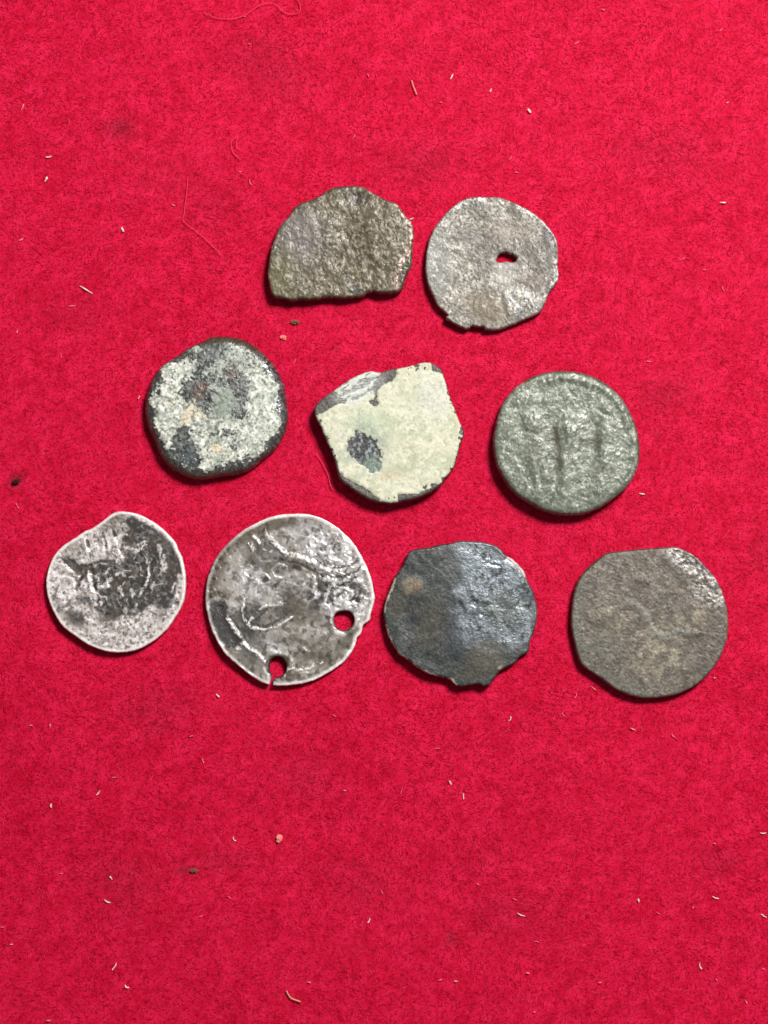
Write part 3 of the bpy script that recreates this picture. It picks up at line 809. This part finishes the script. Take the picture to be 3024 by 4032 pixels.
# ---- 7: large thin silver coin pierced twice
def relief7(c, d):
    z = .06 * c.n(220, 2, 1) + .012 * c.n(26, 3, 2) + .01 * c.n(12, 2, 3)
    pit = np.clip(c.blob(1200, 480, 260, 200, 20, .5) + c.blob(1200, 760, 270, 140, 10, .5), 0, 1)
    z += pit * (.05 * c.n(30, 3, 15))
    for pts, w, k in [([(620, 260), (680, 330), (740, 400), (800, 445), (920, 470), (1040, 520), (1140, 570), (1260, 585), (1350, 560), (1460, 510)], 17, .13),
                      ([(1140, 640), (1240, 670), (1330, 650), (1460, 570)], 17, .13), ([(830, 470), (960, 500), (1080, 570), (1180, 600)], 12, .08),
                      ([(440, 830), (425, 920), (440, 1010), (500, 1075), (600, 1085), (720, 1060), (840, 990)], 13, .12), ([(480, 1030), (540, 960), (620, 890), (740, 860)], 12, .1),
                      ([(290, 990), (350, 1080), (410, 1160)], 13, .12), ([(430, 1210), (530, 1290), (620, 1370)], 13, .12), ([(520, 290), (570, 350)], 11, .1), ([(470, 350), (520, 410)], 11, .1),
                      ([(940, 1180), (940, 1250), (1010, 1290), (1090, 1270)], 16, .08), ([(820, 1430), (960, 1430), (1100, 1380)], 12, .07), ([(840, 1470), (980, 1465)], 12, .06),
                      ([(1140, 740), (1170, 690), (1230, 740)], 14, .1), ([(1300, 700), (1330, 780), (1310, 860)], 20, .12), ([(1380, 700), (1440, 680)], 18, .1), ([(1200, 900), (1280, 830)], 20, .1)]:
        z += 1.15 * k * c.ridge(pts, w * 1.35)
    zn = np.clip(c.blob(1240, 760, 300, 190, 10, .5) + .6 * c.blob(1180, 400, 260, 160, 20, .5) + .5 * c.blob(620, 620, 240, 160, 0, .6), 0, 1)
    z += .12 * zn * sstep(.6, .95, 1 - 1.5 * np.abs(c.n(100, 2, 25))) + .05 * c.n(90, 2, 27)
    for a in [(480, 350), (250, 430), (200, 555), (175, 650), (155, 750), (230, 480)]:
        z += .05 * c.blob(a[0] + 12, a[1] + 10, 26, 26) - .06 * c.blob(a[0], a[1], 20, 20)
    z -= .25 * c.blob(235, 900, 18, 18)
    z += .12 * np.exp(-((np.hypot(c.X - 1295, c.Y - 1012) - 115) / 28) ** 2) + .08 * np.exp(-((np.hypot(c.X - 730, c.Y - 1405) - 115) / 24) ** 2)
    z -= .06 * c.blob(920, 880, 170, 160, 0, .6)
    return z
def paint7(c, d):
    C = full(c, (152, 147, 141))
    C = mix(C, (106, 100, 93), sstep(-.2, .4, c.n(80, 3, 4)))
    C = mix(C, (180, 177, 176), .75 * sstep(.05, .5, c.n(50, 3, 5)))
    C = mix(C, (216, 215, 218), .8 * c.blob(1130, 370, 300, 170, 20, .6) * sstep(-.6, .2, c.n(44, 3, 21)) + .8 * c.blob(560, 690, 190, 120, 10, .7) * sstep(-.4, .2, c.n(40, 3, 22)) + .8 * c.blob(1300, 820, 220, 180, 0, .6) * sstep(-.4, .2, c.n(40, 3, 23)) + .6 * c.blob(720, 1230, 130, 60, 20, .6) * sstep(-.2, .3, c.n(36, 3, 24)))
    C = mix(C, (58, 55, 51), .85 * c.blob(920, 870, 190, 120, 30, .6) + .75 * c.blob(600, 420, 180, 120, 35, .6) + .6 * c.blob(720, 970, 170, 90, -10, .6))
    C = mix(C, (120, 112, 100), .35 * sstep(-.2, .5, c.n(200, 2, 31)))
    C = mix(C, (84, 75, 62), .8 * c.line([(250, 430), (420, 290), (640, 190), (840, 140)], 60) + .65 * c.line([(230, 520), (180, 680), (170, 780)], 50))
    C = mix(C, (88, 82, 72), .7 * c.blob(1060, 1270, 230, 110, -10, .6) + .5 * c.blob(760, 1180, 120, 60, 0, .6) + .5 * c.blob(1340, 1180, 110, 60, -40, .6))
    C = mix(C, (66, 66, 64), .8 * c.blob(480, 1010, 110, 150, 20, .5) + .6 * c.blob(520, 1200, 120, 90, 30, .5) + .6 * c.blob(470, 1330, 150, 60, 40, .5))
    dk = np.clip(c.poly([(150, 840), (270, 830), (300, 900), (310, 1000), (360, 1100), (430, 1180), (400, 1240), (300, 1250), (220, 1180), (160, 1050), (140, 930)], 14), 0, 1)
    C = mix(C, (38, 38, 40), .92 * dk)
    C = mix(C, (40, 34, 32), .9 * np.clip(c.blob(635, 660, 40, 28, -20, .4) + c.blob(900, 560, 50, 22, 20, .4) + c.blob(710, 710, 18, 20) + c.blob(750, 480, 45, 22, 10) + c.blob(1160, 990, 22, 22) + c.blob(1400, 830, 75, 35, -50, .4) + c.blob(1360, 660, 50, 22, -20, .4), 0, 1))
    pit = np.clip(c.blob(1200, 440, 240, 150, 20, .5) + c.blob(1150, 740, 270, 120, 10, .5) + c.blob(1400, 760, 130, 150), 0, 1)
    C = mix(C, (58, 54, 50), .85 * pit * sstep(.12, .45, c.n(30, 3, 12)))
    C = mix(C, (236, 235, 238), .8 * pit * sstep(.15, .5, c.n(30, 3, 13)))
    C = mix(C, (54, 49, 45), .7 * sstep(.35, .65, c.n(44, 3, 6)))
    for a in [(480, 350), (230, 480), (205, 560), (180, 650), (155, 750), (300, 390), (150, 800)]:
        C = mix(C, (44, 38, 34), .9 * c.blob(a[0], a[1], 17, 17))
    hi = np.zeros(len(C))
    for pts, w in [([(620, 260), (680, 330), (740, 400), (800, 445)], 9), ([(800, 445), (920, 460), (1040, 510), (1140, 570), (1260, 590), (1350, 570), (1460, 510)], 20), ([(1140, 640), (1240, 680), (1330, 660), (1470, 570)], 15),
                   ([(440, 830), (425, 920), (440, 1010), (500, 1075)], 7), ([(500, 1075), (600, 1085), (720, 1060), (840, 990)], 9), ([(480, 1030), (540, 960), (620, 890), (760, 870)], 8), ([(290, 990), (350, 1080), (410, 1160)], 8), ([(430, 1210), (530, 1290), (620, 1370)], 9),
                   ([(520, 290), (575, 350)], 8), ([(470, 350), (520, 415)], 9), ([(610, 400), (680, 420)], 8), ([(820, 1430), (960, 1430), (1100, 1380)], 8), ([(1380, 960), (1430, 1040)], 26), ([(1200, 960), (1220, 1080), (1290, 1130)], 22), ([(610, 1420), (650, 1500)], 13), ([(790, 1490), (815, 1420)], 11),
                   ([(1150, 900), (1280, 860), (1380, 900), (1480, 860)], 30), ([(390, 1260), (440, 1220)], 26)]:
        hi = np.maximum(hi, c.line(pts, w))
    zn = np.clip(c.blob(1240, 760, 300, 190, 10, .5) + .6 * c.blob(1180, 400, 260, 160, 20, .5) + .5 * c.blob(620, 620, 240, 160, 0, .6), 0, 1)
    cr = 1 - 1.5 * np.abs(c.n(100, 2, 25))
    C = mix(C, (48, 44, 41), .85 * zn * sstep(.35, .05, cr))
    C = mix(C, (222, 219, 218), .6 * zn * sstep(.6, .95, cr))
    dl = np.zeros(len(C))
    for pts, w in [([(1150, 622), (1250, 640), (1350, 620), (1450, 555)], 9), ([(1050, 490), (1130, 535), (1240, 560), (1340, 540), (1420, 490)], 9), ([(820, 500), (930, 530), (1050, 590), (1130, 640)], 12), ([(1230, 720), (1320, 690), (1400, 640)], 10),
                   ([(500, 1040), (600, 1060), (700, 1030), (800, 960)], 14), ([(460, 860), (450, 930), (470, 1000)], 10), ([(560, 990), (640, 910)], 10), ([(320, 970), (380, 1070), (440, 1150)], 12), ([(650, 290), (720, 390), (790, 460)], 12), ([(1240, 800), (1300, 760)], 14), ([(1330, 870), (1400, 790)], 18), ([(1420, 900), (1470, 800)], 12), ([(1180, 760), (1200, 720)], 10)]:
        dl = np.maximum(dl, c.line(pts, w))
    C = mix(C, (44, 40, 38), .85 * dl * (1 - .6 * hi))
    C = mix(C, (232, 229, 227), .7 * hi * sstep(-.5, 0, c.n(26, 2, 14)))
    rh = np.hypot(c.X - 730, c.Y - 1405)
    C = mix(C, (54, 46, 40), .8 * np.exp(-((rh - 88) / 30) ** 2) * (1 - hi))
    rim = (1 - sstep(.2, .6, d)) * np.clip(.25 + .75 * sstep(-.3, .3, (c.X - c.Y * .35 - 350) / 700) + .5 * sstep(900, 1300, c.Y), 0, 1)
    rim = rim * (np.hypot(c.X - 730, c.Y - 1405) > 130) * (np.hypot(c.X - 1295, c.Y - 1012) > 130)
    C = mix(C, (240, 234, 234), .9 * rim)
    hd = np.minimum(np.hypot((c.x0 - 1296) / 88, (c.y0 - 1014) / 86), np.hypot((c.x0 - 730) / 76, (c.y0 - 1408) / 90))
    C = mix(C, (36, 29, 26), .85 * (1 - sstep(1.0, 1.22, hd)))  # shade on the dark hole walls, painted as a ring around both holes
    g = C.mean(1)
    return C, np.clip(.36 + .06 * c.n(30, 2, 7), .25, .8), np.clip(g * .5, 0, .3)
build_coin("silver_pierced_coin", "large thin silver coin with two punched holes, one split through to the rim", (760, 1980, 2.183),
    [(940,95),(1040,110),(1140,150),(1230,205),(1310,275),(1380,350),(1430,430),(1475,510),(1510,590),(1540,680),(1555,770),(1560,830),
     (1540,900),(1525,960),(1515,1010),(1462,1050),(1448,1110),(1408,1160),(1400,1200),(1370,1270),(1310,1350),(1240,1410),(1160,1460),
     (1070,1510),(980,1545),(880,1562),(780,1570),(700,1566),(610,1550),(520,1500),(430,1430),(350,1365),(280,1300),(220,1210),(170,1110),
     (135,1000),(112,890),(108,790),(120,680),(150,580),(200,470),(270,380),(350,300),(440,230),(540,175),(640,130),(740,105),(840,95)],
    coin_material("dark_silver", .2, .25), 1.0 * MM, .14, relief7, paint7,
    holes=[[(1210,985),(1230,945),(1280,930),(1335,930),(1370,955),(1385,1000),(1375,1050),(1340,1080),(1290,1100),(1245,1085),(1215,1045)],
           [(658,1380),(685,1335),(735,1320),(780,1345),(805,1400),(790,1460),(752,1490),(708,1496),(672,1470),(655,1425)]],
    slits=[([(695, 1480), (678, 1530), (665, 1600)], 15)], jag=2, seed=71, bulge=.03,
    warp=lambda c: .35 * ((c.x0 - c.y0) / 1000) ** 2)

# ---- 8: dark bent coin with ragged edge, steely sheen on one half
def relief8(c, d):
    z = .04 * c.n(160, 2, 1) + .007 * c.n(26, 3, 2) + .007 * c.n(13, 2, 3)
    z += .12 * c.blob(380, 545, 120, 90, 30, .7) - .16 * c.blob(400, 850, 90, 130, 10, .7) + .1 * c.blob(440, 800, 50, 60, 0, .8) + .08 * c.blob(1040, 1270, 200, 130, -30, .8)
    z += .025 * c.ridge([(430, 220), (520, 320), (640, 420), (760, 560), (800, 720)], 18) - .05 * c.ridge([(1430, 560), (1400, 660), (1370, 730)], 10)
    z -= .06 * c.ridge([(1110, 260), (1120, 330), (1200, 350)], 12)
    z += .04 * c.blob(920, 760, 60, 40) + .05 * c.blob(1020, 830, 22, 22)
    z -= .10 * c.ridge([(1440, 480), (1380, 370), (1270, 280)], 18)
    return z
def paint8(c, d):
    C = full(c, (46, 51, 50))
    C = mix(C, (36, 41, 42), sstep(-.1, .4, c.n(60, 3, 4)))
    C = mix(C, (74, 78, 76), .8 * sstep(.05, .6, c.n(26, 3, 5)))
    C = mix(C, (70, 65, 54), .55 * c.blob(540, 880, 160, 220, 0, .6) + .6 * c.blob(250, 720, 90, 110, 0, .5) + .7 * c.blob(1030, 1260, 210, 140, -30, .6))
    C = mix(C, (108, 98, 80), .85 * c.blob(385, 545, 100, 90, 20, .4))
    C = mix(C, (112, 86, 64), .6 * c.blob(430, 540, 45, 55, 20, .5))
    C = mix(C, (36, 42, 48), .7 * c.blob(780, 1020, 90, 240, -12, .6) + .7 * c.blob(390, 870, 60, 80) + .6 * c.blob(430, 620, 60, 60))
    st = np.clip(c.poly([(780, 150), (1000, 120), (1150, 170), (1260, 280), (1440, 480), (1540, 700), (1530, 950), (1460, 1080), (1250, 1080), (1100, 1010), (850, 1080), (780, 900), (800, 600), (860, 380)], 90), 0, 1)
    C = mix(C, (124, 132, 140), .75 * st * sstep(-1.1, .1, c.n(60, 3, 21)))  # specular sheen of this half, also painted in as lighter steel blue
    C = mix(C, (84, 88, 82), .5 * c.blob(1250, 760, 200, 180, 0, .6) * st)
    C = mix(C, (190, 176, 160), .7 * c.line([(125, 780), (140, 690), (190, 570), (230, 470)], 10) + .6 * c.line([(140, 900), (200, 1080), (290, 1190), (420, 1290), (620, 1385), (740, 1415), (800, 1465)], 9))
    C = mix(C, (196, 190, 190), .8 * c.line([(1280, 275), (1380, 350), (1445, 440)], 18))
    C = mix(C, (176, 160, 130), .6 * c.blob(1215, 1300, 26, 20) + .6 * c.blob(760, 1425, 24, 20))
    return C, np.clip(.46 - .11 * st + .08 * c.n(40, 2, 7), .22, .8), .1 + .5 * st
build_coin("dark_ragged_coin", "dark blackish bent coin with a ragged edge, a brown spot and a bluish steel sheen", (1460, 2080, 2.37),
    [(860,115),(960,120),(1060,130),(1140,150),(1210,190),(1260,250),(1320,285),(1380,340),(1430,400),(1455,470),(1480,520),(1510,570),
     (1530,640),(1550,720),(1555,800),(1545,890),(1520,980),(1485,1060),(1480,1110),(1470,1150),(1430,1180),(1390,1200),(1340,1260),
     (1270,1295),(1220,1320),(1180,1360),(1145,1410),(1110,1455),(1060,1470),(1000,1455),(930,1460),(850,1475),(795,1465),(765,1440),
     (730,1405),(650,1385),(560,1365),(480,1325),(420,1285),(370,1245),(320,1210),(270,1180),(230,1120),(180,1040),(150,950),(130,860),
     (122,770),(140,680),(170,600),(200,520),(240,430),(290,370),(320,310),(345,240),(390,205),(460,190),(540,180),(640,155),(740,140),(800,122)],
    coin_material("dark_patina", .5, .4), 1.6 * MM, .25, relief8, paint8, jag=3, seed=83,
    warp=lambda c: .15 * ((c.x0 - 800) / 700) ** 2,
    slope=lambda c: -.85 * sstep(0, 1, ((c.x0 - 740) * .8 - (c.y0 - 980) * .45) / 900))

# ---- 9: brownish grey worn coin with a pitted bright corner
def relief9(c, d):
    z = .05 * c.n(170, 2, 1) + .02 * c.n(26, 3, 2) + .018 * c.n(13, 2, 3)
    sh = np.clip(c.blob(1200, 260, 260, 150, 45, .5) + c.blob(1400, 530, 140, 150, 30, .5), 0, 1)
    z += sh * (.035 * c.n(44, 3, 15)) - .10 * sstep(0, 260, (c.x0 - c.y0) - 760) * sh
    z += .06 * c.ridge([(620, 600), (720, 640), (790, 720), (830, 810), (900, 900)], 24) + .06 * c.ridge([(1060, 860), (1180, 880), (1300, 880)], 30) + .05 * c.ridge([(700, 400), (800, 420)], 30)
    z -= .10 * c.blob(1120, 455, 45, 36) + .05 * c.blob(1170, 250, 30, 26)
    z += .07 * c.blob(1180, 740, 170, 110, -10, .8) + .06 * c.blob(470, 720, 110, 130, 0, .8) + .05 * c.blob(930, 1100, 250, 170, 0, .9)
    return z
def paint9(c, d):
    C = full(c, (98, 92, 83))
    C = mix(C, (82, 76, 70), sstep(-.1, .5, c.n(50, 3, 4)))
    C = mix(C, (122, 115, 104), .8 * sstep(.05, .6, c.n(36, 3, 5)))
    C = mix(C, (144, 136, 118), sstep(-.5, .35, c.n(90, 3, 21)) * (.7 * c.blob(470, 720, 130, 140, 0, .8) + .75 * c.blob(1180, 740, 190, 120, -10, .8) + .7 * c.blob(930, 1080, 290, 190, 10, .8)))
    C = mix(C, (74, 68, 62), .6 * sstep(.1, .5, c.n(80, 3, 22)))
    C = mix(C, (96, 96, 88), .6 * c.line([(220, 380), (150, 600), (150, 850), (210, 1080), (360, 1230), (560, 1350), (740, 1420)], 75) + .5 * c.blob(400, 1000, 200, 90, 0, .7))
    C = mix(C, (124, 126, 118), .5 * c.line([(620, 600), (720, 640), (790, 720), (830, 810), (900, 900), (1180, 870)], 35))
    C = mix(C, (80, 74, 68), .6 * c.blob(740, 560, 120, 80, 40, .6) + .5 * c.blob(1380, 800, 120, 100, 0, .6) + .6 * c.blob(400, 1160, 60, 50) + .4 * c.blob(1250, 1180, 200, 120, -40, .6))
    C = mix(C, (72, 60, 48), .7 * sstep(.42, .62, c.n(26, 2, 6)))
    sh = np.clip(c.blob(1150, 220, 250, 90, 35, .5) + c.blob(1330, 420, 130, 190, -30, .5) + c.blob(1440, 580, 100, 80, 0, .5), 0, 1)
    C = mix(C, (160, 158, 156), .7 * sh * sstep(-.3, .3, c.n(30, 3, 8)))  # highlight over the pitted patch, painted in as pale grey
    C = mix(C, (60, 58, 56), .8 * sh * sstep(.2, .5, c.n(34, 3, 9)))
    C = mix(C, (84, 66, 44), .7 * c.blob(1125, 460, 42, 34))
    C = mix(C, (58, 50, 36), .5 * c.line([(250, 310), (400, 185), (560, 140), (800, 115), (1000, 102)], 14))
    return C, np.clip(.5 - .1 * sh + .08 * c.n(40, 2, 7), .3, .8), .1 + .2 * sh
build_coin("worn_brown_coin", "plain worn brownish grey coin with a bright pitted patch beside its rim", (2200, 2110, 2.304),
    [(900,110),(980,102),(1060,105),(1130,125),(1210,165),(1290,230),(1360,310),(1420,380),(1465,460),(1500,560),(1525,650),(1535,760),
     (1535,850),(1525,940),(1495,1030),(1460,1110),(1400,1200),(1330,1280),(1250,1350),(1160,1400),(1060,1440),(970,1460),(870,1470),
     (770,1472),(670,1450),(580,1420),(490,1370),(410,1310),(330,1255),(250,1200),(200,1150),(165,1050),(140,950),(120,850),(115,750),
     (125,620),(145,500),(190,390),(250,310),(320,245),(390,190),(450,155),(560,140),(680,125),(800,115)],
    coin_material("brown_patina", .32, .35), 1.5 * MM, .3, relief9, paint9, jag=2, seed=97,
    warp=lambda c: .15 * ((c.x0 - 820) / 700) ** 2 - .1 * ((c.y0 - 780) / 700) ** 2)

# ------------------------------------------------------------------ lint, crumbs and loose hairs on the felt
def tube(path, radii, sides=6):
    """closed tapered tube along a path in metres"""
    path = np.asarray(path, float)
    t = np.gradient(path, axis=0)
    t /= np.linalg.norm(t, axis=1)[:, None]
    side = np.c_[-t[:, 1], t[:, 0], np.zeros(len(t))]
    side /= np.maximum(np.linalg.norm(side, axis=1), 1e-9)[:, None]
    up = np.cross(t, side)
    up = np.where(up[:, 2:3] < 0, -up, up)
    a = np.arange(sides) * 2 * np.pi / sides
    V = (path[:, None, :] + radii[:, None, None] * (np.cos(a)[None, :, None] * side[:, None, :] + np.sin(a)[None, :, None] * up[:, None, :])).reshape(-1, 3)
    n = len(path)
    i, j = np.meshgrid(np.arange(n - 1), np.arange(sides), indexing='ij')
    j2 = (j + 1) % sides
    F = np.stack([i * sides + j, (i + 1) * sides + j, (i + 1) * sides + j2, i * sides + j2], -1).reshape(-1, 4)
    c0, c1 = len(V), len(V) + 1
    V = np.vstack([V, path[0], path[-1]])
    k = np.arange(sides); k2 = (k + 1) % sides
    caps = np.vstack([np.c_[np.full(sides, c0), k2, k], np.c_[np.full(sides, c1), (n - 1) * sides + k, (n - 1) * sides + k2]])
    return V, [F, caps]

lint_white = plain_material("white_lint", (232, 196, 190), .8, .1)
lint_dim = plain_material("dusty_lint", (226, 138, 142), .8, .15)
lint_pink = plain_material("pink_lint", (240, 100, 120), .8, .15)
tan = plain_material("tan_fibre", (205, 150, 125), .8, .2)
hair_mat = plain_material("pink_hair", (236, 66, 96), .6, .1)
crumb_mat = plain_material("brown_crumb", (122, 76, 60), .85, .5, 2500)
pale_crumb = plain_material("pinkish_crumb", (226, 130, 122), .85, .3, 2500)
dark_crumb = plain_material("dark_crumb", (62, 14, 18), .85, .4, 2500)

rng = np.random.RandomState(19)
# photograph x, y, length px, width px, angle deg (anticlockwise), bend
WHITE = [(182,705,22,15,65,.2),(193,618,26,9,20,.4),(483,904,24,14,-60,.5),(85,943,18,10,40,.2),(684,808,15,10,-30,.2),(944,677,12,10,0,0),(89,419,26,8,70,.3),
         (2083,436,22,19,-50,.2),(2036,679,12,11,0,0),(1779,301,26,9,65,.1),(1932,355,18,12,60,.2),(2847,798,30,11,5,.3),(2865,404,12,10,20,0),(1621,861,18,12,20,.4),
         (339,1141,66,10,-31,.05),(284,1204,30,6,5,.2),(68,1304,14,10,80,0),(547,1564,18,11,80,.3),(2528,1945,24,10,-5,.1),(2556,1423,22,7,-5,.1),(857,2739,20,13,-45,.1),
         (754,2899,14,11,20,0),(799,2996,20,9,-75,.2),(388,3121,26,9,58,.1),(451,3061,16,9,10,.1),(202,3172,22,10,-80,.9),(922,3304,30,9,-50,1.2),(436,3456,18,13,-60,.5),
         (123,2857,13,10,0,0),(198,2857,13,10,90,0),(1773,3082,17,13,-60,.2),(1825,3135,28,8,-85,.1),(2009,2830,24,9,80,.9),(2492,2871,26,8,-20,.5),(1795,3863,14,13,0,0),
         (2052,3602,38,8,-20,.3),(1453,3626,22,10,70,.5),(1216,3867,13,11,0,0),(422,3550,34,9,-25,.4),(451,3805,36,9,60,.15),(498,3886,24,11,-30,.9),(192,4019,15,12,10,0),
         (44,3719,12,11,0,0),(2758,3804,34,10,-70,.6),(2514,3545,18,13,-80,.5),(3007,3606,28,10,-30,.2),(2939,3947,15,10,-55,.2),(2819,3536,32,9,-12,.4),(3007,3281,28,8,3,.2),
         (1358,3113,14,9,5,.1),(2337,2710,28,7,-40,.2),(2815,2670,14,11,0,0)]
PINK = [(986,718,34,7,-65,.8),(982,173,12,10,0,0),(1394,538,20,8,60,.3),(1449,296,14,9,-60,.1),(1736,402,12,9,0,0),(2273,167,24,9,40,.2),(2376,39,14,12,0,0),(2840,116,18,10,40,.2),
        (241,1400,22,6,-85,.2),(674,1186,13,9,70,0),(1159,1423,28,6,75,.7),(68,1992,26,8,-60,.2),(1203,1090,18,7,80,.2),(2688,1020,24,7,30,.2),(2847,1136,28,7,-65,.3),(2774,1063,16,8,0,0),
        (1317,2819,16,9,-30,.2),(241,3440,12,10,0,0),(2651,2898,26,9,-40,.6),(2267,2739,30,7,80,.9),(1723,2947,22,6,3,.2),(1580,3117,20,7,75,.3),(1881,3482,14,9,-30,.2),(2218,2812,32,6,-55,.8),
        (1733,3858,16,11,30,.2),(1503,3512,24,7,-60,.3),(2078,3831,16,13,-10,.2),(2027,3541,22,8,-20,.2),(2114,3708,24,6,-8,.1),(2105,3985,12,10,0,0),(792,3607,18,7,25,.4),(904,3534,16,9,-40,.3),
        (8,3651,14,12,0,0),(2592,3596,16,9,-20,.6),(2730,3572,13,11,80,0),(3006,3816,12,11,0,0),(2363,3868,13,11,0,0),(2821,3859,14,10,-55,.2),(2813,3322,14,10,0,.2),(961,64,22,9,20,.3),(2011,620,24,7,65,.2)]
NICK = {"broken_coin": "broken olive fragment", "pierced_grey_coin": "pierced grey coin", "thick_crusted_coin": "thick crusted coin", "angular_crusted_coin": "angular crusted coin",
        "beaded_border_coin": "grey green coin", "silver_notched_coin": "notched silver coin", "silver_pierced_coin": "pierced silver coin", "dark_ragged_coin": "dark ragged coin", "worn_brown_coin": "worn brown coin"}
COINS = []
for o in scene.objects:
    if o.name in NICK:
        body = (o if o.data else o.children[0]).data.vertices
        v = np.empty(len(body) * 3, np.float32)
        body.foreach_get("co", v)
        COINS.append((NICK[o.name], v.reshape(-1, 3)[::40, :2] + np.array(o.location[:2])))
def lint(name, spec, mat, label, group, cat="lint"):
    x, y, ln, wd, an, bend = spec
    z = 0.20 * MM
    cx, cy = (float(v) for v in unproject(x, y, z))
    n = 7
    t = np.linspace(-.5, .5, n)
    L = 0.88 * ln * MMPX
    wd = wd * (1.0 if ln * wd > 200 else 0.8)
    a0 = math.radians(an)
    ang = a0 + bend * t * 2
    px = np.cumsum(np.r_[0, np.cos(ang[:-1])]) / (n - 1) * L
    py = np.cumsum(np.r_[0, np.sin(ang[:-1])]) / (n - 1) * L
    px -= px.mean(); py -= py.mean()
    pz = 0.07 * MM * np.sin(t * 4 + rng.rand() * 6)
    px = px + rng.randn(n) * .06 * wd * MMPX; py = py + rng.randn(n) * .06 * wd * MMPX
    r = 0.62 * wd * MMPX / 2 * (0.45 + 0.55 * np.cos(t * 2.6)) * (0.6 + .7 * rng.rand(n))
    V, F = tube(np.c_[px, py, pz], r)
    me = make_mesh(name, V, F)
    shape = "round dot" if ln / wd < 1.5 else ("curved thread" if bend > .35 else ("straight sliver" if ln > 22 else "short grain"))
    near = ""
    for nick, v in COINS:
        if np.hypot(v[:, 0] - cx, v[:, 1] - cy).min() < 3.2 * MM:
            near = " beside the " + nick
    label = f"tiny {label} lint {shape} on the red felt" + near
    link(name, me, mat, (cx, cy, z + felt_height(np.array([cx]), np.array([cy]))[0]), None, label, cat, f"{label.split(' beside')[0][5:]}")
for s in WHITE:
    lint("lint_fleck", s, lint_white if s[2] * s[3] > 215 else lint_dim, "white", None)
for s in PINK:
    lint("lint_speck", s, lint_pink, "pale pink", None)

def thread(name, pts, width, mat, label, cat, z=0.42):
    p = smooth_path(pts, 6)
    x, y = unproject(p[:, 0], p[:, 1], z * MM)
    cx, cy = float(x.mean()), float(y.mean())
    hz = felt_height(x, y) + z * MM + .04 * MM * np.sin(np.arange(len(x)) * .7)
    V, F = tube(np.c_[x - cx, y - cy, hz], np.full(len(x), width * MMPX / 2), 5)
    link(name, make_mesh(name, V, F), mat, (cx, cy, 0), None, label, cat)
thread("loose_hair", [(740,693),(735,760),(729,802),(724,845),(720,866),(745,890),(775,911),(830,960),(875,1007)], 2.1, hair_mat, "long thin pink hair with one sharp kink on the felt", "hair")
thread("loose_hair", [(802,45),(848,68),(911,73),(966,59),(1020,23),(1075,14),(1110,40),(1140,56),(1176,50),(1182,20),(1165,-10)], 2.3, hair_mat, "long wavy pink hair curling into an open loop on the felt", "hair", .44)
thread("loose_hair", [(948,629),(918,600),(911,560),(935,540),(930,575),(950,590)], 2.3, hair_mat, "short pink hair curled into a small hook on the felt", "hair")
thread("loose_hair", [(1244,1787),(1265,1815),(1290,1865),(1300,1905),(1312,1930)], 2.3, hair_mat, "short pink hair lying beside the angular crusted coin", "hair")
thread("tan_fibre", [(1621,314),(1627,335),(1634,352),(1641,370)], 4.5, tan, "short tan fibre standing alone above the pierced grey coin", "fibre")
thread("tan_fibre", [(1128,3900),(1136,3918),(1150,3932),(1184,3945)], 5.5, tan, "bent tan sliver of fibre on bare felt", "fibre")

def crumb(name, x, y, w, h, z, mat, label, seed):
    r = np.random.RandomState(seed)
    nu, nv = 14, 8
    V = []
    for j in range(nv + 1):
        ph = math.pi * j / nv
        for i in range(nu):
            th = 2 * math.pi * i / nu
            k = 0.45 + 0.9 * r.rand()
            V.append((w * MMPX / 2 * k * math.sin(ph) * math.cos(th), h * MMPX / 2 * k * math.sin(ph) * math.sin(th), z * MM * k * math.cos(ph)))
    F = [(j * nu + i, (j + 1) * nu + i, (j + 1) * nu + (i + 1) % nu, j * nu + (i + 1) % nu) for j in range(nv) for i in range(nu)]
    cx, cy = (float(v) for v in unproject(x, y, .5 * MM))
    link(name, make_mesh(name, np.array(V), [np.array(F)], smooth=False), mat, (cx, cy, .28 * MM), None, label, "crumb")
crumb("dirt_crumb", 762, 3430, 34, 18, .22, crumb_mat, "brown ragged dirt crumb lying on bare felt", 3)
crumb("dirt_crumb", 1162, 1268, 30, 20, .25, crumb_mat, "small brown crumb on the felt below the broken fragment", 5)
crumb("dirt_crumb", 1116, 1329, 24, 18, .2, pale_crumb, "pale pinkish crumb between the broken fragment and thick crusted coin", 6)
crumb("dirt_crumb", 1098, 3304, 24, 32, .2, pale_crumb, "flat pinkish oval crumb on bare felt", 8)
crumb("dirt_crumb", 62, 1897, 26, 22, .2, dark_crumb, "dark blackish red speck of dirt pressed into the felt", 9)
